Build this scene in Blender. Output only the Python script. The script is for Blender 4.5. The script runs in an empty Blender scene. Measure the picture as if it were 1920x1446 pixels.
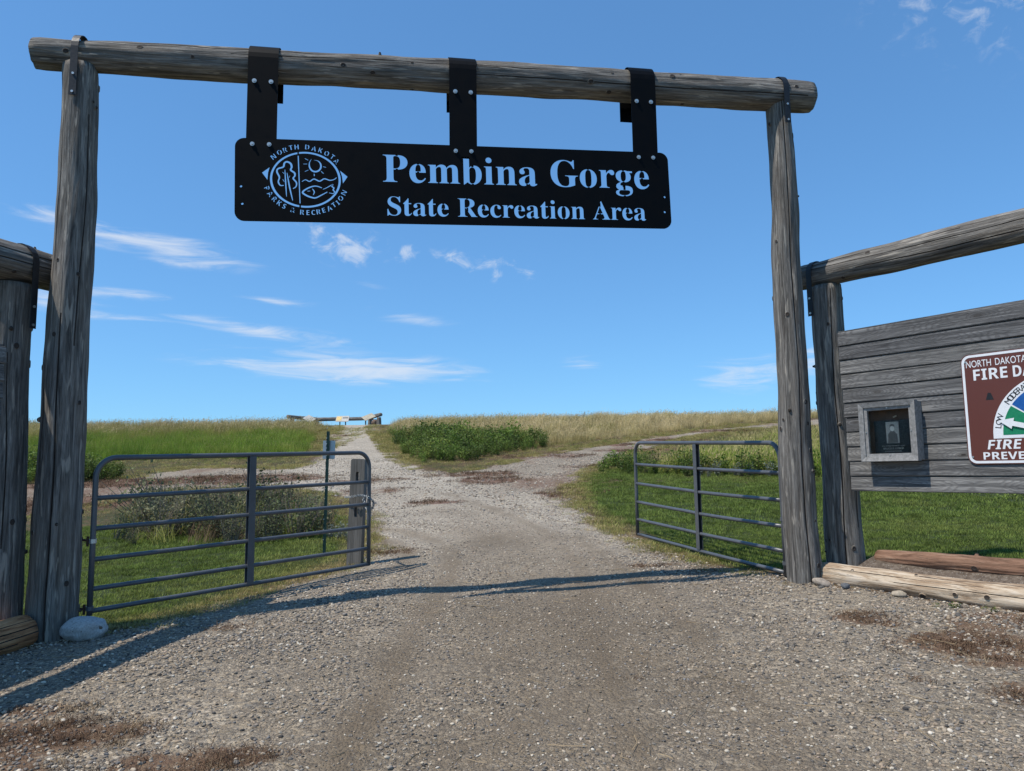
import bpy, bmesh, math, random
import numpy as np
from mathutils import Vector, Matrix, Quaternion, noise as mnoise

R = math.radians
rng = np.random.default_rng(7)
random.seed(7)
scene = bpy.context.scene
COL = scene.collection

# ------------------------------------------------------------------ camera
EYE = 1.6
cam = bpy.data.cameras.new('camera'); camo = bpy.data.objects.new('camera', cam); COL.objects.link(camo)
cam.sensor_fit = 'HORIZONTAL'; cam.sensor_width = 36.0; cam.lens = 36.0 * 1400 / 1920
cam.clip_start = 0.05; cam.clip_end = 3000
th = math.atan(1400 / 12465); ro = R(0.8)
F_ = Vector((0, math.cos(th), math.sin(th))); U_ = Vector((0, -math.sin(th), math.cos(th))); X_ = Vector((1, 0, 0))
r_ = X_ * math.cos(ro) - U_ * math.sin(ro); u_ = U_ * math.cos(ro) + X_ * math.sin(ro)
camo.matrix_world = Matrix(((r_.x, u_.x, -F_.x, 0), (r_.y, u_.y, -F_.y, 0), (r_.z, u_.z, -F_.z, EYE), (0, 0, 0, 1)))
scene.camera = camo

# ------------------------------------------------------------------ light
SUN_AZ, SUN_EL = R(25), R(60)            # light travels toward azimuth 25 deg from +x
L = Vector((math.cos(SUN_AZ) * math.cos(SUN_EL), math.sin(SUN_AZ) * math.cos(SUN_EL), -math.sin(SUN_EL)))
sun = bpy.data.lights.new('sun', 'SUN'); suno = bpy.data.objects.new('sun', sun); COL.objects.link(suno)
sun.energy = 4.0; sun.angle = R(0.53); sun.color = (1.0, 0.94, 0.85)
suno.rotation_mode = 'QUATERNION'; suno.rotation_quaternion = L.to_track_quat('-Z', 'Y')
scene.view_settings.view_transform = 'Standard'; scene.view_settings.look = 'None'
scene.view_settings.exposure = 0.25; scene.view_settings.gamma = 1.0
SKY_STRENGTH = 0.122

# ------------------------------------------------------------------ node helpers
class NT:
    def __init__(s, tree): s.t = tree; s.n = tree.nodes; s.l = tree.links
    def node(s, typ, **kw):
        n = s.n.new(typ)
        for k, v in kw.items(): setattr(n, k, v)
        return n
    def put(s, sock, v):
        if v is None: return
        if hasattr(v, 'is_output') or isinstance(v, bpy.types.NodeSocket): s.l.new(v, sock)
        else: sock.default_value = v
    def math(s, op, a, b=None, c=None, clamp=False):
        n = s.node('ShaderNodeMath', operation=op); n.use_clamp = clamp
        s.put(n.inputs[0], a); s.put(n.inputs[1], b); s.put(n.inputs[2], c)
        return n.outputs[0]
    def mix(s, f, a, b, typ='RGBA', blend='MIX'):
        n = s.node('ShaderNodeMix', data_type=typ)
        if typ == 'RGBA': n.blend_type = blend
        i = {'RGBA': (0, 6, 7, 2), 'FLOAT': (0, 2, 3, 0)}[typ]
        s.put(n.inputs[i[0]], f); s.put(n.inputs[i[1]], a); s.put(n.inputs[i[2]], b)
        return n.outputs[i[3]]
    def ramp(s, fac, stops, interp='LINEAR'):
        n = s.node('ShaderNodeValToRGB'); cr = n.color_ramp; cr.interpolation = interp
        while len(cr.elements) < len(stops): cr.elements.new(0.5)
        for e, (p, c) in zip(cr.elements, stops):
            e.position = p; e.color = (*c, 1) if len(c) == 3 else c
        s.put(n.inputs[0], fac); return n.outputs[0]
    def rng(s, v, a, b, c=0.0, d=1.0, smooth=False):
        n = s.node('ShaderNodeMapRange'); n.interpolation_type = 'SMOOTHSTEP' if smooth else 'LINEAR'
        s.put(n.inputs[0], v); s.put(n.inputs[1], a); s.put(n.inputs[2], b); s.put(n.inputs[3], c); s.put(n.inputs[4], d)
        return n.outputs[0]
    def mapping(s, vec, scale=(1, 1, 1), loc=(0, 0, 0), rot=(0, 0, 0)):
        n = s.node('ShaderNodeMapping'); s.put(n.inputs[0], vec)
        n.inputs[1].default_value = loc; n.inputs[2].default_value = rot; n.inputs[3].default_value = scale
        return n.outputs[0]
    def noise(s, vec, scale=5, detail=3, rough=0.55, dist=0.0, out=0):
        n = s.node('ShaderNodeTexNoise'); s.put(n.inputs['Vector'], vec); s.put(n.inputs['Scale'], scale)
        n.inputs['Detail'].default_value = detail; n.inputs['Roughness'].default_value = rough; n.inputs['Distortion'].default_value = dist
        return n.outputs[out]
    def voronoi(s, vec, scale=5, feature='F1', rand=1.0):
        n = s.node('ShaderNodeTexVoronoi', feature=feature); s.put(n.inputs['Vector'], vec); n.inputs['Scale'].default_value = scale
        n.inputs['Randomness'].default_value = rand
        return n
    def bump(s, h, strength=0.3, dist=0.01, normal=None):
        n = s.node('ShaderNodeBump'); n.inputs['Strength'].default_value = strength; n.inputs['Distance'].default_value = dist
        s.put(n.inputs['Height'], h); s.put(n.inputs['Normal'], normal); return n.outputs[0]
    def attr(s, name, typ='GEOMETRY', out='Fac'):
        n = s.node('ShaderNodeAttribute'); n.attribute_name = name; n.attribute_type = typ
        return n.outputs[out]
    def coord(s, which='Object'): return s.node('ShaderNodeTexCoord').outputs[which]

def new_mat(name):
    m = bpy.data.materials.new(name); m.use_nodes = True
    nt = NT(m.node_tree); b = m.node_tree.nodes['Principled BSDF']
    return m, nt, b

def plain(name, col, rough=0.6, metal=0.0, spec=0.5, vary=0.0, bump=0.0, scale=40):
    m, t, b = new_mat(name)
    b.inputs['Roughness'].default_value = rough; b.inputs['Metallic'].default_value = metal
    b.inputs['Specular IOR Level'].default_value = spec
    if vary or bump:
        n = t.noise(t.coord(), scale, 4, 0.6)
        c = t.mix(t.rng(n, 0.3, 0.7), tuple(x * (1 - vary) for x in col) + (1,), tuple(min(1, x * (1 + vary)) for x in col) + (1,))
        t.put(b.inputs['Base Color'], c)
        t.put(b.inputs['Roughness'], t.rng(n, 0.3, 0.7, rough - 0.08, rough + 0.08))
        if bump: t.put(b.inputs['Normal'], t.bump(n, bump, 0.004))
    else: b.inputs['Base Color'].default_value = (*col, 1)
    return m

# ------------------------------------------------------------------ world: daylight sky with thin clouds
world = bpy.data.worlds.new('World'); scene.world = world; world.use_nodes = True
wt = NT(world.node_tree); bg = world.node_tree.nodes['Background']
sky = wt.node('ShaderNodeTexSky', sky_type='NISHITA'); sky.sun_disc = False
sky.sun_elevation = SUN_EL; sky.sun_rotation = math.atan2(-L.x, -L.y)
sky.altitude = 400; sky.air_density = 1.0; sky.dust_density = 0.25; sky.ozone_density = 2.5
gen = wt.coord('Generated')
sep = wt.node('ShaderNodeSeparateXYZ'); wt.put(sep.inputs[0], gen)
az = wt.math('MULTIPLY', wt.math('ARCTAN2', sep.outputs[0], sep.outputs[1]), 57.2958)
el = wt.math('MULTIPLY', wt.math('ARCSINE', sep.outputs[2]), 57.2958)
comb = wt.node('ShaderNodeCombineXYZ'); wt.put(comb.inputs[0], az); wt.put(comb.inputs[1], el)
streak = wt.noise(wt.mapping(comb.outputs[0], (0.16, 1.1, 1), rot=(0, 0, R(3))), 1.0, 6, 0.62, 0.8)
fine = wt.noise(wt.mapping(comb.outputs[0], (0.55, 0.8, 1), loc=(3, 7, 0)), 1.0, 7, 0.62, 0.5)
# azimuth, elevation (degrees), half sizes, slope, strength, puffy?
CLOUDS = [(-26.0, 15.6, 5.2, .75, -.10, .8, 0), (-26.8, 12.2, 5.0, .36, -.05, .4, 0), (-28.3, 10.6, 2.2, .22, 0, .35, 0),
          (-18.5, 10.2, 6.2, .5, -.10, .6, 0), (-17.8, 12.5, 2.6, .25, -.04, .4, 0), (-12.6, 7.75, 8.4, .85, -.04, .95, 0),
          (-10.4, 13.7, 1.5, .3, -.25, .3, 0), (-8.0, 11.6, 3.0, .4, -.12, .45, 0), (5.6, 8.1, 1.6, .36, 0, .55, 0),
          (17.6, 6.7, 4.0, 1.0, .12, .55, 0), (-32.5, 16.9, 2.6, .4, -.05, .5, 0), (-31.5, 11.3, 2.4, .6, 0, .6, 0), (23, 8.2, 1.6, 1.3, 0, .4, 0),
          (-12.6, 16.8, 2.4, 1.0, -.05, .85, 1), (-8.3, 16.5, .8, .6, -.3, .65, 1), (-3.4, 15.9, 2.6, .6, -.12, .6, 1),
          (-1.0, 14.7, .7, .32, 0, .65, 1), (1.2, 15.4, 1.1, .75, -.3, .5, 1), (-15.8, 18.4, 1.5, .5, -.1, .5, 1), (34.0, 31.0, 6.5, 4.2, -.4, .42, 1)]
lobes = [None, None]
for (ca, ce, ha, he, sl, st, puff) in CLOUDS:
    mp = wt.node('ShaderNodeMapping', vector_type='TEXTURE'); wt.put(mp.inputs[0], comb.outputs[0])
    mp.inputs[1].default_value = (ca, ce, 0); mp.inputs[2].default_value = (0, 0, math.atan(sl)); mp.inputs[3].default_value = (ha * 1.7, he * 1.9, 1)
    gt = wt.node('ShaderNodeTexGradient', gradient_type='SPHERICAL'); wt.put(gt.inputs[0], mp.outputs[0])
    k = int(puff)
    lobes[k] = wt.math('MULTIPLY_ADD', gt.outputs['Fac'], st, lobes[k] if lobes[k] is not None else 0.0)
def wisps(F, nz, mid, gain, top):
    v = wt.math('MULTIPLY_ADD', wt.math('SUBTRACT', nz, mid), gain, wt.math('MULTIPLY', F, 1.5))
    return wt.math('MULTIPLY', wt.rng(v, 0.05, top, 0, 1, True), wt.rng(F, 0.0, 0.38, 0, 1, True))
cloud = wt.math('MAXIMUM', wisps(lobes[0], streak, .52, 3.0, 1.35), wt.math('MULTIPLY', wisps(lobes[1], fine, .53, 6.0, 1.9), .85))
cloud = wt.math('MULTIPLY', cloud, .7)
# the same kind of thin streaks elsewhere round the horizon
else_ = wt.math('MULTIPLY', wt.rng(wt.math('ABSOLUTE', az), 36.0, 50.0, 0, 1, True), wt.rng(streak, 0.56, 0.75, 0, 0.6, True))
else_ = wt.math('MULTIPLY', else_, wt.math('MULTIPLY', wt.rng(el, 3.0, 8.0), wt.rng(el, 32.0, 18.0)))
cloud = wt.math('MAXIMUM', cloud, else_)
gam = wt.node('ShaderNodeGamma'); wt.put(gam.inputs[0], sky.outputs[0]); gam.inputs[1].default_value = .65
skyc = wt.mix(1.0, gam.outputs[0], (.765, 1.41, 2.05, 1), blend='MULTIPLY')
skyc = wt.mix(cloud, skyc, (5.4, 5.75, 6.3, 1))
world.cycles.sampling_method = 'MANUAL'; world.cycles.sample_map_resolution = 256
wt.put(bg.inputs[0], skyc); bg.inputs[1].default_value = SKY_STRENGTH

# ------------------------------------------------------------------ terrain
_y = np.linspace(-100, 600, 7001)
_s = np.interp(_y, [-100, -20, 0, 8, 46, 55, 66, 120, 200, 600], [.02, .03, .05, .054, .14689, .02, -.05, -.05, -.02, -.01])
_z = np.concatenate([[0], np.cumsum((_s[1:] + _s[:-1]) / 2 * np.diff(_y))]); _z -= np.interp(0, _y, _z)

def ter(x, y):
    x = np.asarray(x, float); y = np.asarray(y, float)
    z = np.interp(y, _y, _z) + .3 * np.tanh(x / 11) * np.exp(-np.maximum(y, 0) / 30)
    return z + .010 * np.sin(x * 2.1 + .7 * y) * np.sin(y * 1.7 - .4 * x) + .006 * np.sin(x * 5.3 - y * 3.1)
def tz(x, y): return float(ter(x, y))

GRAVEL = [(-3.95, 6.35), (-3.52, 6.54), (-3.25, 6.8), (-2.9, 7.31), (-2.7, 7.89), (-2.34, 8.56), (-2.04, 9.26), (-1.95, 10.15), (-2.35, 12.15),
          (-3.0, 15.0), (-4.26, 18.1), (-5.77, 20.2), (-7.15, 20.9), (-8.44, 21.1), (-9.42, 20.1), (-9.79, 18.2), (-10.3, 15.5), (-14, 14.5), (-22, 17), (-40, 20),
          (-40, 27), (-22, 21.0), (-15.5, 22.0), (-12.3, 24.2), (-11.9, 27.0), (-10.95, 27.4), (-8.6, 26.2), (-7.9, 26.4), (-7.62, 28.5), (-8.3, 32.5), (-9.4, 38), (-10.6, 43.9),
          (-11.4, 47.6), (-12.6, 52), (-13.4, 56), (-9.2, 56), (-9.0, 52), (-8.67, 47), (-7.5, 42.3), (-5.75, 34.5), (-4.35, 28.9), (-3.05, 24.95), (-1.85, 23.2),
          (-1.08, 24.4), (.78, 28.9), (3.23, 32.8), (6.26, 36.8), (9.85, 40.8), (13.4, 43.8), (17, 46), (28, 52), (28, 48), (17, 43), (12.5, 40.9), (8.9, 36.85), (6.23, 32.6),
          (3.76, 26.7), (1.98, 21.8), (1.43, 18.8), (1.24, 15.2), (1.39, 12.6), (1.69, 10.64), (2.03, 9.17), (2.36, 8.33), (2.77, 7.85), (2.95, 7.6),
          (3.45, 7.05), (4.2, 6.05), (5.6, 4.2), (7.5, 2.5), (14, -2), (14, -60), (-14, -60), (-12, -2), (-5.6, 3.2), (-4.6, 5.0)]
FIELD_L = [(-17.4, 30), (-14.5, 30.9), (-10.3, 30.2), (-8.9, 31.2), (-9.9, 36.7), (-11.5, 44), (-12.2, 47.3), (-13.6, 52), (-14.6, 60), (-80, 66), (-80, 30), (-26, 27.5)]
FIELD_R = [(-6.6, 41), (-2, 38), (1.2, 33.2), (3.46, 34.4), (6.5, 38.2), (10.2, 42.0), (14.0, 45.2), (19, 48.2), (28, 53.2), (80, 60), (80, 70), (-7.5, 62), (-8.2, 50)]
SHRUB = [(-6.9, 42), (-5.35, 35), (-3.85, 28.3), (-2.6, 26.2), (-1.3, 27.6), (.1, 30.6), (1.6, 33.2), (3.2, 35.0), (-.5, 37), (-3, 41)]
TALL_R = [(4.0, 22.4), (5, 21.1), (6.4, 20.7), (7.8, 19.6), (13, 17.5), (60, 14), (60, 50), (30, 44.5), (20, 40.3), (15.2, 37.4), (11.2, 33.5), (8.3, 29.8), (6.2, 26.8)]
LAWN_R = [(2.95, 8.0), (2.5, 8.5), (2.15, 9.2), (1.8, 10.7), (1.5, 12.7), (1.36, 15.2), (1.55, 18.8), (2.1, 21.7), (3.5, 25.5), (5.2, 29.5), (4.4, 22.4), (8, 20.4), (60, 15), (60, 3), (8, 5.2), (4.9, 7.9), (4.0, 8.7)]
LAWN_L = [(-4.3, 6.9), (-3.5, 6.75), (-3.2, 7.0), (-2.95, 7.5), (-2.78, 8.0), (-2.45, 8.7), (-2.2, 9.3), (-2.1, 10.2), (-2.55, 12.2), (-3.2, 14.5), (-6.5, 14.5), (-9, 13.4), (-14, 12.6), (-22, 15), (-40, 18), (-40, 2), (-7, 3.6), (-5, 6)]
WEEDS = [(-6.9, 13), (-5.7, 11.4), (-5.0, 11.5), (-3.8, 11.1), (-3.0, 11.6), (-2.85, 12.2), (-3.7, 14.6), (-5.9, 15.2), (-7.5, 14.6)]

def sdist(poly, x, y):
    """signed distance to a polygon, positive inside"""
    x = np.asarray(x, float).ravel(); y = np.asarray(y, float).ravel()
    P = np.array(poly, float); d = np.full(x.shape, 1e9); ins = np.zeros(x.shape, bool)
    for i in range(len(P)):
        ax, ay = P[i]; bx, by = P[(i + 1) % len(P)]
        ex, ey = bx - ax, by - ay; px, py = x - ax, y - ay
        t = np.clip((px * ex + py * ey) / (ex * ex + ey * ey + 1e-12), 0, 1)
        d = np.minimum(d, np.hypot(px - t * ex, py - t * ey))
        c = ((ay > y) != (by > y)) & (x < (bx - ax) * (y - ay) / (by - ay + 1e-12) + ax)
        ins ^= c
    return np.where(ins, d, -d)

def vnoise(x, y, s, seed=0):
    """cheap smooth value noise 0..1"""
    x = np.asarray(x, float) * s + seed * 17.3; y = np.asarray(y, float) * s + seed * 9.1
    xi = np.floor(x).astype(np.int64); yi = np.floor(y).astype(np.int64); fx = x - xi; fy = y - yi
    fx = fx * fx * (3 - 2 * fx); fy = fy * fy * (3 - 2 * fy)
    def h(a, b):
        n = (a * 374761393 + b * 668265263 + seed * 1442695) & 0x7fffffff
        n = ((n ^ (n >> 13)) * 1274126177) & 0x7fffffff
        return ((n ^ (n >> 16)) & 0xffff) / 65535.0
    return (h(xi, yi) * (1 - fx) + h(xi + 1, yi) * fx) * (1 - fy) + (h(xi, yi + 1) * (1 - fx) + h(xi + 1, yi + 1) * fx) * fy
def fbm(x, y, s, seed=0): return .55 * vnoise(x, y, s, seed) + .3 * vnoise(x, y, s * 2.1, seed + 1) + .15 * vnoise(x, y, s * 4.3, seed + 2)

# dry red-brown weed patches on the gravel: x, y, rx, ry, amount
PATCH = [(-.55, 21.0, 1.3, 1.5, 1), (1.2, 17.2, .9, 1.5, .9), (-1.7, 16.2, .9, .7, .8), (-1.65, 10.3, .5, .35, .8), (2.05, 8.3, .3, .18, 1), (1.6, 8.75, .35, .2, .9), (-2.45, 6.55, .25, .1, .8),
         (3.0, 24.5, 1.6, .6, .9), (5.2, 30.5, 2.2, .7, 1), (7.5, 35.3, 2.2, .8, 1), (11, 40.2, 3, .9, 1), (-8.7, 23.0, 3.6, 1.7, 1.5), (-12.3, 22.6, 2.8, 1.5, 1.4), (-10.9, 17.6, 2.4, 2.2, 1.3), (-16, 19, 4, 2, 1),
         (-2.6, 4.35, .75, .35, 1), (-1.65, 3.95, .55, .22, 1), (-2.7, 3.95, .5, .25, 1), (-2.95, 4.75, .45, .12, .8), (3.3, 5.3, .75, .55, 1), (3.0, 4.35, .45, .35, .8), (2.75, 6.1, .35, .3, .7), (3.75, 5.9, .5, .4, 1),
         (2.4, 4.75, .25, .12, .5), (.75, 4.95, .12, .05, .7), (-3.6, 19.0, 1.2, .9, .7), (-4.2, 21.8, 1.6, .9, .6), (-9.6, 42.0, .8, .5, .6), (-9.1, 39.0, .7, .6, .6), (-8.3, 36, .5, .4, .5), (-1.0, 22.8, 2.0, .8, 1), (1.5, 29, 2.2, 1.0, .7), (4.5, 33.6, 2.4, .8, .8)]
def patch_mask(x, y):
    m = np.zeros(np.shape(x))
    for (a, b, rx, ry, k) in PATCH:
        m = np.maximum(m, k * (1 - ((x - a) / rx) ** 2 - ((y - b) / ry) ** 2))
    return np.clip(m, 0, 1.2)

def axis(fine0, fine1, step, lim0, lim1, grow=1.09):
    a = list(np.arange(fine0, fine1 + 1e-6, step)); s = step; v = a[-1]
    while v < lim1: s *= grow; v += s; a.append(v)
    s = step; v = a[0]; lo = []
    while v > lim0: s *= grow; v -= s; lo.append(v)
    return np.array(lo[::-1] + a)
xs = axis(-6.5, 6.5, .1, -420, 420, 1.07); ys = axis(2.4, 14, .1, -60, 520, 1.028)
GX, GY = np.meshgrid(xs, ys); gx = GX.ravel(); gy = GY.ravel(); gz = ter(gx, gy)
sdg = sdist(GRAVEL, gx, gy)
wid = np.clip(.12 + .012 * gy, .1, 1.0)
jit = (fbm(gx, gy, 1.3, 3) - .5) * np.clip(.5 + gy * .02, .5, 1.6)
gravel_m = np.clip((sdg + jit * .8) / (wid * 2) + .5, 0, 1)
dry_edge = np.clip(1 - np.abs(sdg + .05 * gy * .1) / (.28 + .03 * np.clip(gy, 0, 45)), 0, 1) * np.clip(fbm(gx, gy, .9, 8) * 2.2 - .35, 0, 1)
pm = patch_mask(gx, gy)
dry_m = np.clip(np.maximum(dry_edge, np.clip(pm * 1.5 + (fbm(gx, gy, 2.8, 5) - .55) * 1.9, 0, 1) * np.clip(pm * 4, 0, 1)), 0, 1)
verge = (sdist(LAWN_L, gx, gy) < 0) & (sdist(LAWN_R, gx, gy) < 0) & (sdg < 0) & (gy > 9)
dry_m = np.clip(np.maximum(dry_m, verge * (.35 + .6 * fbm(gx, gy, .7, 15))), 0, 1)
# finer, darker wheel-worn lane in the middle of the drive
TYRE = [[(-3.2, 12.9), (-2.33, 12.71), (-1.62, 12.09), (-1.0, 10.77), (-.75, 9.44), (-.72, 8.2), (-.8, 6.5), (-.9, 3.0)], [(-2.6, 11.9), (-1.9, 11.3), (-1.45, 10.2), (-1.3, 9.0)],
        [(.55, 3.0), (.62, 6.0), (.75, 9.0), (.55, 11.5), (-.3, 14.5), (-1.6, 18)], [(1.35, 3.0), (1.35, 6.2), (1.2, 8.6), (.9, 11)]]
def worn_at(x, y):
    c = np.interp(y, [0, 4, 8, 11, 14, 20, 28, 60], [.35, .45, .25, -.1, -.8, -3.6, -6.0, -11]); w = np.interp(y, [0, 4, 8, 14, 60], [2.3, 2.0, 1.45, 1.3, 1.0])
    v = np.clip(1.25 - np.abs(x - c) / w, 0, 1) * np.clip(.30 + fbm(x, y, .8, 11) * .9, 0, 1) * np.interp(y, [0, 12, 18, 60], [1, .85, .2, .1])
    for pl in TYRE:
        d = np.full(np.shape(x), 9.0)
        for (ax, ay), (bx, by) in zip(pl, pl[1:]):
            ex, ey = bx - ax, by - ay; t_ = np.clip(((x - ax) * ex + (y - ay) * ey) / (ex * ex + ey * ey), 0, 1); d = np.minimum(d, np.hypot(x - ax - t_ * ex, y - ay - t_ * ey))
        v = np.maximum(v, .95 * np.exp(-(d / .21) ** 2) * np.clip(.35 + fbm(x, y, 1.5, 13), 0, 1))
    return np.clip(v, 0, 1)
worn = worn_at(gx, gy)
gz = gz + gravel_m * (fbm(gx, gy, 1.1, 21) - .5) * .02

branch = np.clip(np.maximum((gx - np.interp(gy, [18, 24, 30, 36, 50], [-1.5, -2.2, -3.2, -4.5, -5])) / 2.0, (np.interp(gy, [12, 20, 27, 28.5, 60], [-4.5, -6.0, -7.6, -40, -60]) - gx) / 2.0), 0, 1) * np.clip((gy - 14) / 5, 0, 1)
branch_dirt = branch * np.clip(fbm(gx, gy * .6, .7, 19) * 2.2 - .6, 0, 1)
dry_m = np.maximum(dry_m, .75 * branch_dirt)
def grid_faces(mask_fn):
    nx, ny = len(xs), len(ys)
    i, j = np.meshgrid(np.arange(nx - 1), np.arange(ny - 1)); a = (j * nx + i).ravel()
    return np.stack([a, a + 1, a + 1 + nx, a + nx], 1)
quads = grid_faces(None)
fg = gravel_m[quads].mean(1) > .5

def ground_obj(name, faces, mat):
    used, inv = np.unique(faces, return_inverse=True)
    me = bpy.data.meshes.new(name)
    V = np.stack([gx, gy, gz], 1)[used]
    me.vertices.add(len(V)); me.vertices.foreach_set('co', V.astype(np.float32).ravel())
    fl = inv.reshape(-1, 4); me.loops.add(fl.size); me.loops.foreach_set('vertex_index', fl.ravel().astype(np.int32))
    me.polygons.add(len(fl)); me.polygons.foreach_set('loop_start', np.arange(0, fl.size, 4, dtype=np.int32)); me.polygons.foreach_set('loop_total', np.full(len(fl), 4, np.int32))
    me.update(calc_edges=True); me.validate()
    me.shade_smooth()
    for k, arr in (('gravel', gravel_m), ('dry', dry_m), ('worn', worn), ('red', np.clip(np.maximum(np.clip(pm * 2.5, 0, 1) * np.interp(gy, [8, 14], [.35, 1]), branch * .75), 0, 1)), ('fresh', np.clip(np.interp(gy, [7, 13], [0, 1]) + (fbm(gx, gy, .5, 17) - .5) * .5, 0, 1) * (1 - .8 * branch))):
        at = me.attributes.new(k, 'FLOAT', 'POINT'); at.data.foreach_set('value', arr[used].astype(np.float32))
    me.materials.append(mat)
    o = bpy.data.objects.new(name, me); COL.objects.link(o); o['kind'] = 'structure'
    return o

# ground material
GM, t, b = new_mat('ground')
pos = t.node('ShaderNodeNewGeometry').outputs['Position']
flat = t.mapping(pos, (1, 1, 0.3))
v1 = t.voronoi(flat, 46); v2 = t.voronoi(flat, 105); v3 = t.voronoi(flat, 27)
STONE = [(0, (.055, .055, .06)), (.14, (.12, .115, .11)), (.3, (.17, .15, .13)), (.45, (.20, .195, .185)), (.58, (.25, .215, .17)), (.7, (.14, .15, .165)), (.82, (.32, .28, .22)), (.93, (.42, .39, .34)), (1, (.5, .47, .42))]
def cellcol(v):
    s_ = t.node('ShaderNodeSeparateColor'); t.put(s_.inputs[0], v.outputs['Color'])
    return t.ramp(s_.outputs[0], STONE)
c1 = cellcol(v1); c2 = cellcol(v2); c3 = cellcol(v3)
big = t.noise(flat, 0.8, 4, 0.6)
mask = t.rng(t.noise(flat, 9, 4, 0.7), 0.42, 0.6)
grav = t.mix(mask, c2, c1)
grav = t.mix(t.rng(t.noise(flat, 5, 3), .45, .6, .1, .6), grav, c3)
grav = t.mix(t.rng(t.attr('worn'), 0.05, .9, 0, 0.78), grav, t.mix(t.noise(flat, 160, 3, .7), (.070, .058, .045, 1), (.175, .148, .116, 1)))
grav = t.mix(1.0, grav, t.mix(t.attr('fresh'), t.ramp(big, [(.3, (1.0, .89, .74)), (.7, (1.38, 1.24, 1.04))]), t.ramp(big, [(.3, (1.55, 1.44, 1.26)), (.7, (2.05, 1.92, 1.70))])), blend='MULTIPLY')
soil = t.ramp(t.noise(flat, 14, 5, .7), [(.25, (.020, .030, .008)), (.55, (.042, .058, .014)), (.8, (.085, .08, .03))])
dryc = t.ramp(t.noise(t.mapping(pos, (1, 1, 1)), 22, 6, .8), [(.25, (.045, .026, .014)), (.45, (.11, .062, .034)), (.6, (.17, .115, .062)), (.78, (.27, .21, .125))])
dryc = t.mix(t.attr('red'), dryc, t.ramp(t.noise(flat, 26, 6, .8), [(.3, (.06, .030, .020)), (.5, (.165, .085, .055)), (.75, (.32, .21, .145))]))
gm = t.attr('gravel'); dm = t.attr('dry')
gf = t.rng(t.math('ADD', gm, t.math('MULTIPLY', t.math('SUBTRACT', t.noise(flat, 11, 5, .7), .5), .9)), .35, .65, 0, 1, True)
df = t.rng(t.math('ADD', dm, t.math('MULTIPLY', t.math('SUBTRACT', t.noise(flat, 13, 6, .8), .5), 2.6)), .40, .85, 0, .85, True)
col = t.mix(df, t.mix(gf, soil, grav), dryc)
t.put(b.inputs['Base Color'], col); b.inputs['Roughness'].default_value = .92; b.inputs['Specular IOR Level'].default_value = .2
hgt = t.math('ADD', t.math('MULTIPLY', v1.outputs['Distance'], -1.0), t.math('MULTIPLY', v2.outputs['Distance'], -.5))
hgt = t.math('ADD', hgt, t.math('MULTIPLY', t.noise(flat, 60, 4, .7), .8))
t.put(b.inputs['Normal'], t.bump(hgt, .9, .016))
ground_obj('ground', quads[~fg], GM)
ground_obj('gravel_road', quads[fg], GM)

# ------------------------------------------------------------------ object helpers
def link(name, me, mat=None, parent=None, loc=None, quat=None):
    o = bpy.data.objects.new(name, me); COL.objects.link(o)
    if mat:
        for m in (mat if isinstance(mat, (list, tuple)) else [mat]): me.materials.append(m)
    if loc is not None: o.location = loc
    if quat is not None: o.rotation_mode = 'QUATERNION'; o.rotation_quaternion = quat
    if parent: o.parent = parent
    return o
def bm_mesh(bm, name='m', smooth=False):
    me = bpy.data.meshes.new(name); bm.normal_update(); bm.to_mesh(me); bm.free()
    if smooth: me.shade_smooth()
    return me
def thing(name, label, cat, loc=(0, 0, 0), group=None, rotz=0.0):
    o = bpy.data.objects.new(name, None); COL.objects.link(o); o.location = loc; o.rotation_euler = (0, 0, rotz); o.empty_display_size = .1
    tag(o, label, cat, group); return o
def tag(o, label, cat, group=None):
    o['label'] = label; o['category'] = cat
    if group: o['group'] = group
    return o
def box(bm, c, s, rot=None, bev=0.0):
    r = bmesh.ops.create_cube(bm, size=1.0); vs = r['verts']
    for v in vs: v.co = Vector((v.co.x * s[0], v.co.y * s[1], v.co.z * s[2]))
    if bev:
        es = list({e for v in vs for e in v.link_edges})
        g = bmesh.ops.bevel(bm, geom=es, offset=bev, segments=2, affect='EDGES', profile=.6)
        vs = list({v for f in g['faces'] for v in f.verts} | set(v for v in vs if v.is_valid))
    M = Matrix.Translation(Vector(c)) @ (rot.to_4x4() if rot else Matrix())
    for v in vs: v.co = M @ v.co
def tube(bm, pts, r, seg=12, cap=True):
    pts = [Vector(p) for p in pts]; rings = []; n = len(pts)
    up = None
    for i, p in enumerate(pts):
        d = (pts[min(i + 1, n - 1)] - pts[max(i - 1, 0)]).normalized()
        if up is None: up = d.orthogonal().normalized()
        up = (up - d * up.dot(d)).normalized(); sd = d.cross(up)
        rr = r[i] if isinstance(r, (list, tuple)) else r
        rings.append([bm.verts.new(p + (up * math.cos(2 * math.pi * k / seg) + sd * math.sin(2 * math.pi * k / seg)) * rr) for k in range(seg)])
    for a, c in zip(rings, rings[1:]):
        for k in range(seg): bm.faces.new((a[k], a[(k + 1) % seg], c[(k + 1) % seg], c[k]))
    if cap:
        bm.faces.new(rings[0][::-1]); bm.faces.new(rings[-1])
def disc(bm, c, nrm, r, h, seg=12, hole=0):
    q = Vector(nrm).normalized(); tube(bm, [Vector(c), Vector(c) + q * h], r, seg)

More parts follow.
